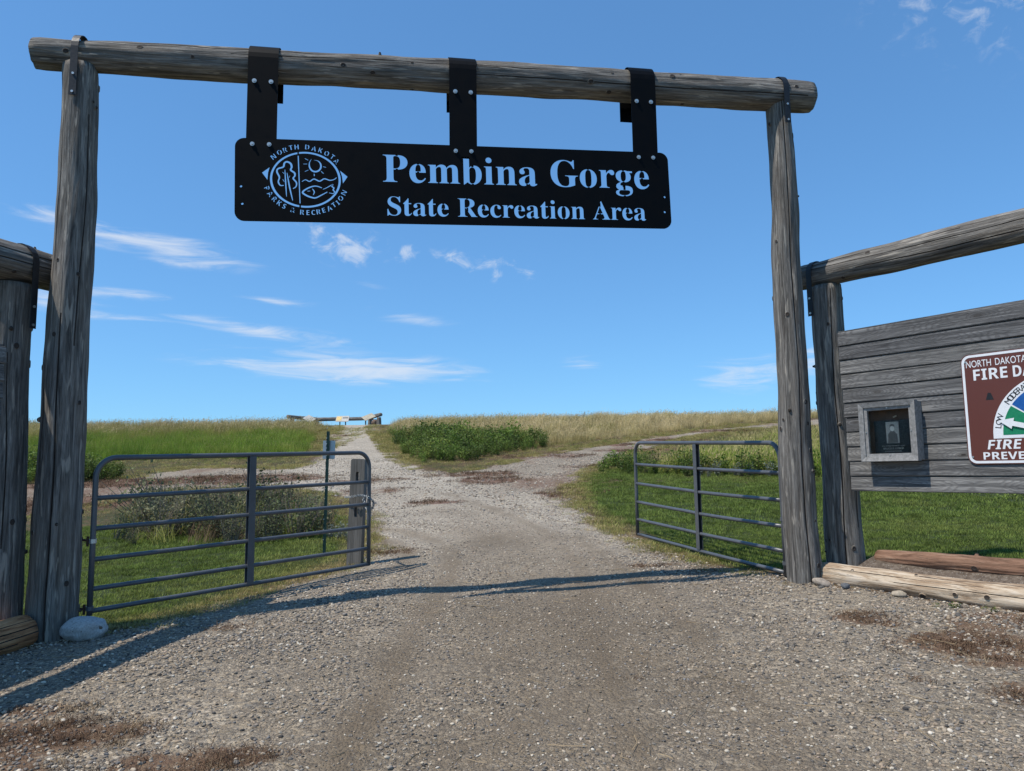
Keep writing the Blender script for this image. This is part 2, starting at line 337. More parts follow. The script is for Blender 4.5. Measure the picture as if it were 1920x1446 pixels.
# ------------------------------------------------------------------ wood
def wood_log(name, warm=0.0, bright=1.0):
    m, t, b = new_mat(name)
    co = t.coord('Object')
    rnd = t.node('ShaderNodeObjectInfo').outputs['Random']
    sh = t.node('ShaderNodeVectorMath', operation='ADD'); t.put(sh.inputs[0], co)
    cb = t.node('ShaderNodeCombineXYZ'); t.put(cb.inputs[2], t.math('MULTIPLY', rnd, 37.0)); t.put(cb.inputs[0], t.math('MULTIPLY', rnd, 11.0)); t.put(sh.inputs[1], cb.outputs[0])
    co = sh.outputs[0]
    g1 = t.noise(t.mapping(co, (34, 34, 1.6)), 1.0, 5, .65, .6)
    g2 = t.noise(t.mapping(co, (110, 110, 4.5)), 1.0, 4, .7, .3)
    blot = t.noise(t.mapping(co, (5, 5, 1.3)), 1.0, 4, .6)
    flake = t.noise(t.mapping(co, (26, 26, 3.2), (3, 1, 8)), 1.0, 3, .5, .2)
    c = t.ramp(g1, [(.28, (.040, .036, .033)), (.44, (.125, .114, .10)), (.56, (.20, .184, .162)), (.74, (.33, .305, .27))])
    c = t.mix(t.rng(g2, .42, .60, 0, .7), c, t.mix(1.0, c, (.5, .48, .47, 1), blend='MULTIPLY'))
    c = t.mix(t.rng(blot, .5, .75, 0, .38 + warm), c, (.19, .145, .10, 1))
    c = t.mix(t.rng(flake, .60, .68, 0, .7, True), c, (.36, .32, .265, 1))
    c = t.mix(1.0, c, (bright * 1.10, bright * 1.11, bright * 1.12, 1), blend='MULTIPLY')
    t.put(b.inputs['Base Color'], c); b.inputs['Roughness'].default_value = .85; b.inputs['Specular IOR Level'].default_value = .25
    h = t.math('ADD', t.math('MULTIPLY', g1, 1.0), t.math('MULTIPLY', g2, .6))
    t.put(b.inputs['Normal'], t.bump(h, .9, .016))
    return m
LOG = wood_log('weathered_log')
LOGW = wood_log('peeled_log', .0)
def peeled(name, cols, dark):
    m, t, b = new_mat(name); co = t.coord('Object')
    g1 = t.noise(t.mapping(co, (16, 16, 2.2)), 1.0, 6, .68, .8); g2 = t.noise(t.mapping(co, (60, 60, 5)), 1.0, 4, .7)
    c = t.ramp(g1, cols); c = t.mix(t.rng(g2, .56, .70, 0, dark), c, (.035, .026, .02, 1))
    t.put(b.inputs['Base Color'], c); b.inputs['Roughness'].default_value = .85; b.inputs['Specular IOR Level'].default_value = .2
    t.put(b.inputs['Normal'], t.bump(t.math('ADD', g1, t.math('MULTIPLY', g2, .5)), .8, .015)); return m
LOGPALE = peeled('pale_peeled_log', [(.28, (.12, .075, .045)), (.42, (.32, .225, .145)), (.55, (.50, .40, .29)), (.75, (.62, .54, .44))], .7)
LOGRED = peeled('red_brown_log', [(.28, (.04, .024, .016)), (.42, (.15, .082, .052)), (.58, (.25, .145, .095)), (.78, (.40, .30, .21))], .75)
LOGTAN = peeled('tan_split_log', [(.28, (.09, .038, .018)), (.43, (.36, .165, .075)), (.6, (.54, .28, .135)), (.8, (.62, .38, .22))], .95)
KNOT = plain('knot_wood', (.035, .026, .02), .9, vary=.4, scale=90)
ENDG, t, b = new_mat('log_end_grain')
co = t.coord('Object'); sp = t.node('ShaderNodeSeparateXYZ'); t.put(sp.inputs[0], co)
rad = t.math('SQRT', t.math('ADD', t.math('POWER', sp.outputs[0], 2.0), t.math('POWER', sp.outputs[1], 2.0)))
ring = t.math('SINE', t.math('ADD', t.math('MULTIPLY', rad, 520.0), t.math('MULTIPLY', t.noise(co, 14, 3), 9.0)))
c = t.mix(t.rng(ring, -1, 1), (.10, .085, .07, 1), (.22, .19, .16, 1)); t.put(b.inputs['Base Color'], c); b.inputs['Roughness'].default_value = .9

def log_mesh(Ln, r0, r1, seed, cracks=1, nseg=64, nz=None, knots=14, stubs=4, notch=None, bow=.012, kr=.017):
    rn = random.Random(seed); nz = nz or max(24, int(Ln * 18))
    ang = list(np.linspace(0, 2 * math.pi, nseg, endpoint=False))
    crk = [(rn.uniform(0, 6.28), rn.uniform(0, .3), rn.uniform(.6, 1.0), rn.uniform(.015, .03)) for _ in range(cracks)] if isinstance(cracks, int) else cracks
    for (a, _, _, _) in crk: ang += [a - .036, a, a + .036]
    ang = sorted(set(x % (2 * math.pi) for x in ang)); NA = len(ang)
    ph = [rn.uniform(0, 6.28) for _ in range(12)]
    bm = bmesh.new(); rows = []
    def radius(a, f):
        z = f * Ln; r = r0 + (r1 - r0) * f
        r *= 1 + .030 * math.sin(2 * a + ph[0] + z * .5) + .018 * math.sin(3 * a + ph[1] - z * .9) + .016 * math.sin(z * 2.3 + ph[2]) + .010 * math.sin(z * 6.1 + a + ph[3])
        r += .013 * (mnoise.noise(Vector((math.cos(a) * 2.2 + seed, math.sin(a) * 2.2, z * 2.2)))) + .005 * mnoise.noise(Vector((math.cos(a) * 9, math.sin(a) * 9 + seed, z * 3)))
        return r
    def axis_(f):
        z = f * Ln
        return Vector((bow * math.sin(z * 1.1 + ph[4]) + bow * .5 * math.sin(z * 2.7 + ph[5]), bow * math.sin(z * .9 + ph[6]) + bow * .4 * math.sin(z * 3.1 + ph[7]), z))
    fs = np.linspace(0, 1, nz + 1)
    for f in fs:
        tw = .10 * math.sin(f * 2.4 + ph[8]) + .035 * math.sin(f * 11 + ph[9]); ce = axis_(f); row = []
        for a in ang:
            r = radius(a, f)
            for (ca, f0, f1, dep) in crk:
                if abs((a - ca + math.pi) % (2 * math.pi) - math.pi) < .005 and f0 <= f <= f1:
                    r -= dep * min(1, (f - f0) * 8 + .15, (f1 - f) * 8 + .15)
            if f in (0.0, 1.0): r *= .965
            p = ce + Vector((math.cos(a + tw) * r, math.sin(a + tw) * r, 0))
            if notch: p = notch(p, ce)
            row.append(bm.verts.new(p))
        rows.append(row)
    for A, B in zip(rows, rows[1:]):
        fz = fs[rows.index(A)]
        for k in range(NA):
            fc = bm.faces.new((A[k], A[(k + 1) % NA], B[(k + 1) % NA], B[k]))
            if any(f0 <= fz < f1 and min(abs(ang[k] - ca % 6.283185307), abs(ang[(k + 1) % NA] - ca % 6.283185307)) < .004 for (ca, f0, f1, dep) in crk): fc.material_index = 1
    for row, rev, f in ((rows[0], True, 0.0), (rows[-1], False, 1.0)):
        cv = bm.verts.new(axis_(f) + Vector((0, 0, .006 if f else -.006)))
        for k in range(NA):
            v = (row[k], row[(k + 1) % NA], cv); fc = bm.faces.new(v[::-1] if rev else v); fc.material_index = 2
    # knots and branch stubs
    for i in range(knots + stubs):
        f = rn.uniform(.03, .97); a = rn.uniform(0, 6.28); r = radius(a, f); ce = axis_(f); rk = rn.uniform(.5, 1.15) * kr
        d = Vector((math.cos(a), math.sin(a), 0)); ta = Vector((-math.sin(a), math.cos(a), 0)); p = ce + d * r
        st = i >= knots
        prof = [(1.9, -.010, 0), (1.25, .006, 0), (.95, .007, 1), (.55, .003, 1)] if not st else [(1.3, -.01, 0), (.85, .012, 0), (.55, .016 + .010 * rn.random(), 1), (.3, .018 + .010 * rn.random(), 1)]
        rr = []
        for (k, hh, mi) in prof:
            rr.append(([bm.verts.new(p + d * hh + ta * math.cos(q) * rk * k + Vector((0, 0, 1)) * math.sin(q) * rk * k * 1.25) for q in np.linspace(0, 2 * math.pi, 8, endpoint=False)], mi))
        for (A, m0), (B, m1) in zip(rr, rr[1:]):
            for k in range(8):
                fc = bm.faces.new((A[k], A[(k + 1) % 8], B[(k + 1) % 8], B[k])); fc.material_index = m1
        fc = bm.faces.new(rr[-1][0]); fc.material_index = 1
    return bm_mesh(bm, 'log', True)

def log_between(name, p0, p1, r0, r1, seed, mat=None, parent=None, roll=0.0, **kw):
    p0, p1 = Vector(p0), Vector(p1); d = p1 - p0
    q = d.to_track_quat('Z', 'Y') @ Quaternion((0, 0, 1), roll)
    cd = kw.pop('crack_dirs', None)                     # drying cracks given by the world direction they face
    if cd:
        kw['cracks'] = []
        for (w, f0, f1, dep) in cd:
            l_ = q.inverted() @ Vector(w); kw['cracks'].append((math.atan2(l_.y, l_.x), f0, f1, dep))
    me = log_mesh(d.length, r0, r1, seed, **kw)
    o = link(name, me, [mat or LOG, KNOT, ENDG], None, p0, q)
    if parent: o.parent = parent; o.matrix_parent_inverse = Matrix.Translation(-parent.location)
    return o
def keep(o, parent):
    o.parent = parent; o.matrix_parent_inverse = Matrix.Translation(-parent.location); return o

BLACK = plain('black_painted_steel', (.0013, .0015, .0020), .55, 0, .10, vary=.3, scale=9)
IRON = plain('black_iron_strap', (.016, .017, .019), .5, .3, .5, vary=.4, bump=.15, scale=50)
ZINC = plain('zinc_bolt', (.55, .55, .52), .4, .8, vary=.2, scale=200)
RUST = plain('rusty_steel', (.07, .035, .024), .8, .3, vary=.5, scale=90)

# gateway ---------------------------------------------------------------
A0 = Vector((-3.9, 6.5, 0)); bdir = Vector((.987, .1601, 0)).normalized(); ndir = Vector((bdir.y, -bdir.x, 0))
def gp(s, off, z): return A0 + bdir * s + ndir * off + Vector((0, 0, z))
gate_root = thing('log_gateway', 'tall weathered grey log gateway spanning the gravel drive', 'gateway', (-.5, 7.05, tz(-.5, 7.05)))
log_between('post', (-3.905, 6.5, .10), (-3.925, 6.5, 5.33), .197, .150, 11, parent=gate_root, crack_dirs=[((.35, -1, 0), .02, .55, .035), ((-.5, -1, 0), .3, .97, .03), ((.9, -.6, 0), .5, .9, .02), ((-1, .3, 0), 0, .7, .03)], roll=2.2, knots=26, stubs=7)
log_between('post', (2.885, 7.6, .35), (2.875, 7.6, 5.47), .165, .128, 23, parent=gate_root, crack_dirs=[((-.05, -1, 0), 0, 1.01, .045), ((.8, -.7, 0), .1, .5, .02), ((-.8, -.6, 0), .45, .8, .02)], roll=.05, knots=18, stubs=7)
log_between('crossbeam', gp(-.42, 0, 5.440), gp(7.24, 0, 5.545), .138, .168, 35, parent=gate_root, crack_dirs=[((0, -1, .25), .22, .62, .02), ((0, -1, -.35), .5, .98, .02), ((0, -1, .8), .02, .35, .02)], knots=34, stubs=3, roll=.4, bow=.008)

def strap(bm, pts_fn, w, th):
    """flat strip through (u,v) points of a profile; pts_fn gives centre and normal in 3D"""
    pr = pts_fn
    ring = []
    for (c, nrm, side) in pr:
        ring.append([bm.verts.new(c + side * (w / 2)), bm.verts.new(c - side * (w / 2)), bm.verts.new(c - side * (w / 2) + nrm * th), bm.verts.new(c + side * (w / 2) + nrm * th)])
    for a, c in zip(ring, ring[1:]):
        for k in range(4): bm.faces.new((a[k], a[(k + 1) % 4], c[(k + 1) % 4], c[k]))
    bm.faces.new(ring[0][::-1]); bm.faces.new(ring[-1])
def saddle(center, side, front, r, zf, zb, w, th=.006):
    """strip running up in front, over a round beam and down behind; side = beam axis"""
    pr = []; up = Vector((0, 0, 1))
    pr.append((Vector((center.x, center.y, zf)) + front * r, front, side))
    pr.append((center + front * r - up * .02, front, side))
    for k in range(0, 13):
        a = math.pi * k / 12; d = front * math.cos(a) + up * math.sin(a)
        pr.append((center + d * r, d, side))
    pr.append((center - front * r - up * .02, -front, side))
    pr.append((Vector((center.x, center.y, zb)) - front * r, -front, side))
    bm = bmesh.new(); strap(bm, pr, w, th); bmesh.ops.recalc_face_normals(bm, faces=bm.faces[:]); return bm_mesh(bm)
def bolt(parent, p, nrm, r=.016, mat=None, ringed=True, h=.008):
    bm = bmesh.new(); tube(bm, [p, Vector(p) + Vector(nrm) * h], r, 14)
    if ringed: tube(bm, [Vector(p) + Vector(nrm) * h, Vector(p) + Vector(nrm) * (h + .008)], r * .55, 6)
    o = link('bolt', bm_mesh(bm), mat or ZINC); keep(o, parent); return o
UPZ = Vector((0, 0, 1))
# iron straps holding the crossbeam on its posts
for (s, rr, zb, cz) in ((-.02, .166, 4.98, 5.445), (6.875, .178, 5.15, 5.54)):
    o = link('strap', saddle(gp(s, 0, cz), bdir, ndir, rr, zb, zb, .062, .006), IRON); keep(o, gate_root)
    for dz in (.03, .20):
        bb = bolt(o, gp(s, rr + .006, zb + dz), ndir, .011, ZINC, False); bb.parent = o; bb.matrix_parent_inverse = Matrix()

# hanging sign ----------------------------------------------------------
TILT = .0205
SC = gp(3.467, .19, 4.302)
sign = thing('hanging_sign', 'wide black steel sign with stencil-cut lettering hanging from the crossbeam', 'sign', SC)
SX = (bdir + UPZ * TILT).normalized(); SY = (UPZ - SX * UPZ.dot(SX)).normalized(); SN = SX.cross(SY)
SM = Matrix(((SX.x, SY.x, SN.x), (SX.y, SY.y, SN.y), (SX.z, SY.z, SN.z)))
if SN.y > 0: pass

def bold(s, serif=True):
    o = ''
    for ch in s:
        if 'A' <= ch <= 'Z': o += chr((0x1D400 if serif else 0x1D5D4) + ord(ch) - 65)
        elif 'a' <= ch <= 'z': o += chr((0x1D41A if serif else 0x1D5EE) + ord(ch) - 97)
        else: o += ch
    return o
def text_splines(body):
    """list of outlines (each a list of 2D points) of a text, from the built-in font"""
    c = bpy.data.curves.new('t', 'FONT'); c.body = body; c.size = 1.0; c.resolution_u = 5
    o = bpy.data.objects.new('t', c); COL.objects.link(o); bpy.context.view_layer.update()
    cu = o.to_curve(bpy.context.evaluated_depsgraph_get()); out = []
    for sp in cu.splines:
        bp = sp.bezier_points; n = len(bp); pts = []
        for i in range(n):
            p0, h0, h1, p1 = bp[i].co, bp[i].handle_right, bp[(i + 1) % n].handle_left, bp[(i + 1) % n].co
            lin = (h0 - p0).cross(p1 - p0).length < 1e-5 and (h1 - p1).cross(p1 - p0).length < 1e-5
            for k in range(1 if lin else 6):
                u = k / 6; q = p0 * (1 - u) ** 3 + h0 * 3 * u * (1 - u) ** 2 + h1 * 3 * u * u * (1 - u) + p1 * u ** 3
                pts.append((q.x, q.y))
        cl = [pts[0]]
        for p in pts[1:]:
            if math.hypot(p[0] - cl[-1][0], p[1] - cl[-1][1]) > 1e-4: cl.append(p)
        out.append(cl)
    o.to_curve_clear(); bpy.data.objects.remove(o); bpy.data.curves.remove(c)
    return out
def bbox(loops):
    a = np.array([p for l in loops for p in l]); return a[:, 0].min(), a[:, 0].max(), a[:, 1].min(), a[:, 1].max()
def pin(pt, poly):
    return sdist(poly, [pt[0]], [pt[1]])[0] > 0
def fill_mesh(loops, extr):
    """2D even-odd fill of closed loops, extruded by +-extr"""
    cu = bpy.data.curves.new('fill', 'CURVE'); cu.dimensions = '2D'; cu.fill_mode = 'BOTH'; cu.extrude = extr
    for lp in loops:
        sp = cu.splines.new('POLY'); sp.points.add(len(lp) - 1); sp.use_cyclic_u = True
        for p, q in zip(sp.points, lp): p.co = (q[0], q[1], 0, 1)
    o = bpy.data.objects.new('fill', cu); COL.objects.link(o); bpy.context.view_layer.update()
    me = bpy.data.meshes.new_from_object(o.evaluated_get(bpy.context.evaluated_depsgraph_get()))
    bpy.data.objects.remove(o); bpy.data.curves.remove(cu); return me
holes = []; bars = []
def put_text(body, x0, x1, base, caph, serif=True):
    lp = text_splines(bold(body, serif)); a, b_, _, _ = bbox(lp)
    capb = bbox(text_splines(bold('P', serif))); ch = capb[3]
    kx = (x1 - x0) / (b_ - a); ky = caph / ch
    lp = [[(x0 + (x - a) * kx, base + y * ky) for x, y in l] for l in lp]
    holes.extend(lp)
    for l in lp:
        if any(m is not l and pin(l[0], m) for m in lp):       # a counter: needs a stencil bridge
            xa, xb, ya, yb = bbox([l]); w = .021 * (caph / .268) ** .5; xc = (xa + xb) / 2
            bars.append((xc, ya - caph * .12, w, caph * .2)); bars.append((xc, yb + caph * .12, w, caph * .2))
put_text('Pembina Gorge', -.745, 1.868, .012, .268)
put_text('State Recreation Area', -.709, 1.816, -.312, .182)
# emblem, drawn on a 1808x1446 layout centred at (838,720)
EX, EY, EKX, EKY = -1.450, .012, .00478 / 9.04, .00505 / 9.04
def em(p): return (EX + (p[0] - 838) * EKX, EY - (p[1] - 720) * EKY)
def smooth(pts, n=5):
    P = [np.array(p, float) for p in pts]; out = []
    for i in range(len(P) - 1):
        a, b_, c, d = P[max(i - 1, 0)], P[i], P[i + 1], P[min(i + 2, len(P) - 1)]
        for k in range(n):
            u = k / n; out.append(.5 * ((2 * b_) + (c - a) * u + (2 * a - 5 * b_ + 4 * c - d) * u * u + (3 * b_ - a - 3 * c + d) * u ** 3))
    out.append(P[-1]); return out
def stroke(pts, w, sm=True, taper=.6):
    P = smooth(pts) if sm else [np.array(p, float) for p in pts]; n = len(P); Lf, Rt = [], []
    for i, p in enumerate(P):
        d = P[min(i + 1, n - 1)] - P[max(i - 1, 0)]; d /= np.hypot(*d) + 1e-9; nn = np.array((-d[1], d[0])); f = i / max(n - 1, 1)
        ww = w / 2 * (taper + (1 - taper) * math.sin(math.pi * f))
        Lf.append(p + nn * ww); Rt.append(p - nn * ww)
    holes.append([em(q) for q in Lf + Rt[::-1]])
for side in (-1, 1):
    outer = [q for q in np.linspace(0, 180, 49)]; lo, li = [], []
    for q in outer:
        a = R(q); x = math.sin(a); y = -math.cos(a); g = 13 * math.cos(a) - 0
        cx = (712 if q < 90 else 742); 
        for (rx, ry, dst) in ((600, 482, lo), (562, 446, li)):
            X = 838 + side * x * rx; Y = 720 + y * ry
            if side < 0: X = min(X, (700 if Y < 720 else 730))
            else: X = max(X, (726 if Y < 720 else 758))
            dst.append((X, Y))
    def arc_half(sd):
        pts_o, pts_i = [], []
        # angle measured from the +x axis, ellipse centre (838,720)
        def ang(x, rx, top): return math.acos(max(-1, min(1, (x - 838) / rx)))
        for (rx, ry, dst) in ((600, 482, pts_o), (562, 446, pts_i)):
            at = ang(700 if sd < 0 else 726, rx, 1); ab = ang(730 if sd < 0 else 758, rx, 0)
            rngq = np.linspace(at, 2 * math.pi - ab, 60) if sd < 0 else np.linspace(at, -ab, 60)
            for q in rngq: dst.append((838 + rx * math.cos(q), 720 - ry * math.sin(q)))
        return [em(p) for p in pts_o + pts_i[::-1]]
    holes.append(arc_half(side))
holes.append([em(p) for p in ((704, 310), (723, 310), (751, 1130), (734, 1130))])
holes.append([em(p) for p in ((105, 618), (237, 518), (208, 620), (197, 742))])
holes.append([em(p) for p in ((1423, 543), (1557, 650), (1475, 770), (1460, 650))])
stroke([(470, 828), (410, 828), (378, 765), (396, 690), (355, 600), (375, 545), (462, 512), (480, 448), (525, 422), (585, 452), (603, 510), (588, 563), (650, 610), (655, 662), (628, 705), (682, 775), (675, 842), (625, 880)], 34)
stroke([(488, 555), (500, 760), (516, 1020)], 22, taper=.4); stroke([(524, 610), (566, 850), (620, 1085)], 24, taper=.4)
stroke([(445, 597), (478, 630)], 16, False); stroke([(450, 722), (482, 770)], 16, False); stroke([(574, 655), (557, 700)], 16, False)
stroke([(940, 362), (905, 425), (905, 500), (945, 560), (1005, 578), (1065, 555), (1098, 500), (1090, 435), (1045, 390), (978, 380)], 34, taper=.25)
for a_, b_ in (((825, 355), (885, 385)), ((800, 452), (866, 450)), ((825, 580), (885, 553)), ((983, 612), (986, 658)), ((1100, 567), (1145, 608)), ((1135, 487), (1188, 499))): stroke([a_, b_], 24, False)
stroke([(775, 756), (835, 722), (905, 748), (980, 705), (1075, 740), (1155, 696), (1250, 720), (1325, 702), (1366, 668)], 26)
stroke([(1114, 854), (1020, 826), (940, 838), (850, 880), (786, 938), (850, 990), (940, 1022), (1010, 1026), (1110, 975), (1205, 922)], 32)
stroke([(1130, 878), (1190, 852), (1298, 792), (1285, 825), (1318, 850), (1305, 885), (1328, 912), (1310, 946), (1236, 936)], 24)
stroke([(868, 917), (914, 912)], 26, False); stroke([(950, 872), (984, 925), (964, 982)], 20)
ARC = [('N', 297, 343, 38), ('O', 397, 265, 31), ('R', 493, 218, 22), ('T', 590, 178, 13), ('H', 687, 163, 5), ('D', 868, 158, -4), ('A', 980, 182, -12), ('K', 1096, 207, -20), ('O', 1200, 257, -28), ('T', 1298, 312, -36), ('A', 1366, 388, -45),
       ('P', 190, 885, -64), ('A', 242, 978, -52), ('R', 315, 1065, -43), ('K', 395, 1130, -34), ('S', 478, 1182, -26), ('&', 620, 1243, -12), ('R', 778, 1277, -3), ('E', 875, 1281, 0), ('C', 966, 1277, 4), ('R', 1055, 1263, 10), ('E', 1142, 1236, 18), ('A', 1240, 1202, 27), ('T', 1315, 1142, 36), ('I', 1383, 1100, 44), ('O', 1432, 1025, 52), ('N', 1490, 928, 64)]
for ch, x, y, rot in ARC:
    lp = text_splines(bold(ch, False)); a, b_, c_, d_ = bbox(lp); k = 86 / (d_ - c_); kx = min(k, 92 / (b_ - a)); cr, sr = math.cos(R(rot)), math.sin(R(rot)); cx, cy = (a + b_) / 2, (c_ + d_) / 2
    new = []
    for l in lp:
        new.append([em((x + ((px - cx) * kx * cr - (py - cy) * k * sr), y - ((px - cx) * kx * sr + (py - cy) * k * cr))) for px, py in l])
    holes.extend(new)
    for l in new:
        if any(m is not l and pin(l[0], m) for m in new):
            xa, xb, ya, yb = bbox([l]); bars.append(((xa + xb) / 2, (ya + yb) / 2, .007, (yb - ya) + .035))
# outer edge with rounded corners and four small round holes
hw, hh, rc = 2.075, .392, .085
outer = []
for (cx, cy, a0) in ((hw - rc, hh - rc, 0), (-hw + rc, hh - rc, 90), (-hw + rc, -hh + rc, 180), (hw - rc, -hh + rc, 270)):
    outer += [(cx + rc * math.cos(R(a0 + q)), cy + rc * math.sin(R(a0 + q))) for q in range(0, 91, 10)]
for (x, y) in ((-2.02, -.068), (-2.008, -.232), (2.02, -.068), (2.012, -.222)):
    holes.append([(x + .011 * math.cos(q), y + .011 * math.sin(q)) for q in np.linspace(0, 2 * math.pi, 10, endpoint=False)])
pm_ = fill_mesh([outer] + holes, .005)
bm = bmesh.new(); bm.from_mesh(pm_); bpy.data.meshes.remove(pm_)
for (x, y, w, h) in bars: box(bm, (x, y, 0), (w, h, .007))
for v in bm.verts: v.co = SM @ v.co
plate = link('plate', bm_mesh(bm), BLACK, sign)
for (s, zt_, wd) in ((1.613, 5.462, .272), (3.480, 5.485, .266), (5.305, 5.512, .258)):
    rr = .162 + .004 * s
    zb_ = SC.z + TILT * (s - 3.467) + .27
    o = link('hanger', saddle(gp(s, 0, zt_), bdir, ndir, rr, zb_, 5.17 + .01 * s, wd, .006), BLACK); keep(o, sign)
    for ds in (-.075, .075):
        bb = bolt(o, gp(s + ds, rr + .006, 5.20 + .012 * s), ndir, .021); bb.parent = o; bb.matrix_parent_inverse = Matrix()
        zq = SC.z + TILT * (s + ds - 3.467) + .335
        bolt(sign, gp(s + ds, .195, zq), ndir, .020)

# wings -----------------------------------------------------------------
def wood_board(name):
    m, t, b = new_mat(name); co = t.coord('Object'); rnd = t.node('ShaderNodeObjectInfo').outputs['Random']
    cb = t.node('ShaderNodeCombineXYZ'); t.put(cb.inputs[0], t.math('MULTIPLY', rnd, 31.0)); t.put(cb.inputs[2], t.math('MULTIPLY', rnd, 17.0))
    sh = t.node('ShaderNodeVectorMath', operation='ADD'); t.put(sh.inputs[0], co); t.put(sh.inputs[1], cb.outputs[0]); co = sh.outputs[0]
    kn = t.voronoi(t.mapping(co, (2.6, 1, 8.5)), 1.0); kd = kn.outputs['Distance']
    g = t.noise(t.mapping(co, (1.6, 20, 34)), 1.0, 5, .62, .9)
    wv = t.math('SINE', t.math('ADD', t.math('MULTIPLY', t.math('POWER', kd, .6), 70.0), t.math('MULTIPLY', g, 16.0)))
    c = t.ramp(g, [(.30, (.046, .046, .046)), (.5, (.155, .152, .146)), (.70, (.325, .317, .302))])
    c = t.mix(t.rng(wv, -.2, 1, 0, .5), c, (.075, .072, .072, 1))
    c = t.mix(t.rng(kd, .20, .11, 0, .6, True), c, (.055, .048, .042, 1)); c = t.mix(t.rng(kd, .075, .045, 0, .9, True), c, (.015, .012, .01, 1))
    c = t.mix(t.rng(t.noise(t.mapping(co, (1.5, 2, 3)), 1.0, 3), .55, .75, 0, .4), c, (.25, .24, .225, 1))
    c = t.mix(1.0, c, t.ramp(rnd, [(0, (.66, .67, .70)), (1, (1.16, 1.14, 1.11))]), blend='MULTIPLY')
    t.put(b.inputs['Base Color'], c); b.inputs['Roughness'].default_value = .85; b.inputs['Specular IOR Level'].default_value = .25
    t.put(b.inputs['Normal'], t.bump(t.math('ADD', g, t.math('MULTIPLY', wv, .12)), .5, .008)); return m
BOARD = wood_board('weathered_board')
def plank_mesh(Lp, h, th, seed):
    rn = random.Random(seed); bm = bmesh.new(); n = 10; rows = []
    for i in range(n + 1):
        x = Lp * i / n; e = rn.uniform(-.0018, .0018)
        prof = [(-th, -h / 2 + .020), (-th, h / 2 + .016), (-.016, h / 2 + .016), (-.016, h / 2 + e), (-.006, h / 2 + e), (0, h / 2 - .006 + e), (.004, 0), (.007, -h / 2 + .010 + e), (.001, -h / 2 + .003), (-.013, -h / 2 + .003), (-.013, -h / 2 + .020)]
        rows.append([bm.verts.new((x, -q[0], q[1])) for q in prof])
    for A, B in zip(rows, rows[1:]):
        for k in range(len(A)): bm.faces.new((A[k], A[(k + 1) % len(A)], B[(k + 1) % len(A)], B[k]))
    bm.faces.new(rows[0]); bm.faces.new(rows[-1][::-1]); bmesh.ops.recalc_face_normals(bm, faces=bm.faces[:]); return bm_mesh(bm)
def wing(P, d, n, z0, z1, count, root, s0=0.0, lean=0.0, length=3.1, seed=0):
    q = Matrix(((d.x, -n.x, 0), (d.y, -n.y, 0), (0, 0, 1))).to_quaternion()
    h = (z1 - z0) / count; rn = random.Random(seed)
    for i in range(count):
        z = z0 + h * (i + .5); st = s0 + lean * (1 - i / (count - 1)) + rn.uniform(-.006, .006)
        o = link('plank', plank_mesh(length - st, h - .005, .03, seed * 50 + i), BOARD)
        o.rotation_mode = 'QUATERNION'; o.rotation_quaternion = q; o.location = P + d * st + n * rn.uniform(-.003, .003) + UPZ * z
        o.rotation_quaternion = q @ Quaternion((0, 1, 0), rn.uniform(-.0015, .0015))
        keep(o, root)
PR = Vector((3.346, 7.560, 0)); dR = Vector((.561, -.828, 0)).normalized(); nR = Vector((-.828, -.561, 0)).normalized()
def wp(s, p, z): return PR + dR * s + nR * p + UPZ * z
wing_r = thing('plank_wing_fence', 'grey plank panel and log rail fence right of the gateway, carrying the brown sign', 'fence', (4.5, 6.8, tz(4.5, 6.8)))
log_between('post', (3.425, 7.815, .30), (3.350, 7.79, 3.49), .194, .150, 41, parent=wing_r, crack_dirs=[((-.25, -1, 0), 0, .97, .045), ((.6, -1, 0), .2, .7, .02)], roll=.25, knots=14, stubs=5)
log_between('post', wp(3.07, -.18, .2), wp(3.06, -.18, 3.4522), .19, .155, 47, parent=wing_r, knots=8, stubs=2)
log_between('rail', Vector((3.175, 8.03, 3.6365)), Vector((5.12, 5.16, 3.5845)), .131, .159, 52, parent=wing_r, crack_dirs=[((-.8, -.5, .25), .05, .98, .035), ((-.8, -.5, -.35), .2, .7, .025), ((-.8, -.5, .9), .0, .5, .02)], knots=10, stubs=1, roll=.8, bow=.006)
wing(PR, dR, nR, 1.3335, 2.9438, 11, wing_r, s0=0.0, lean=.052, length=3.17, seed=3)
sl = (dR * .08); o = link('strap', saddle(Vector((3.293, 7.858, 3.6317)), dR, nR, .141, 3.1687, 3.2, .06, .006), IRON); keep(o, wing_r)
for dz in (.03, .19):
    bb = bolt(o, Vector((3.293, 7.858, 3.1687 + dz)) + nR * .147, nR, .011, ZINC, False); bb.parent = o; bb.matrix_parent_inverse = Matrix()

dL = Vector((-.27, -.963, 0)).normalized(); nL = Vector((.963, -.27, 0)).normalized()
wing_l = thing('plank_wing_fence', 'grey log rail fence cut off by the left edge, beside the thick gateway post', 'fence', (-4.6, 5.2, tz(-4.6, 5.2)))
log_between('post', (-4.315, 6.36, .0), (-4.335, 6.36, 3.26), .212, .165, 61, parent=wing_l, crack_dirs=[((.3, -1, 0), .0, .6, .03), ((-.1, -1, 0), .45, .98, .025), ((.7, -.7, 0), .3, .8, .02)], roll=1.0, knots=24, stubs=5, kr=.022)
log_between('post', (-5.2, 3.25, -.1), (-5.2, 3.25, 3.2), .2, .17, 67, parent=wing_l, knots=8, stubs=2)
log_between('rail', (-4.145, 6.86, 3.435), (-5.25, 3.0, 3.44), .168, .168, 71, parent=wing_l, crack_dirs=[((.9, -.3, .3), 0, .9, .03), ((.9, -.3, -.2), 0, .6, .025)], knots=8, stubs=1, bow=.006)
PL = Vector((-4.17, 6.22, 0))
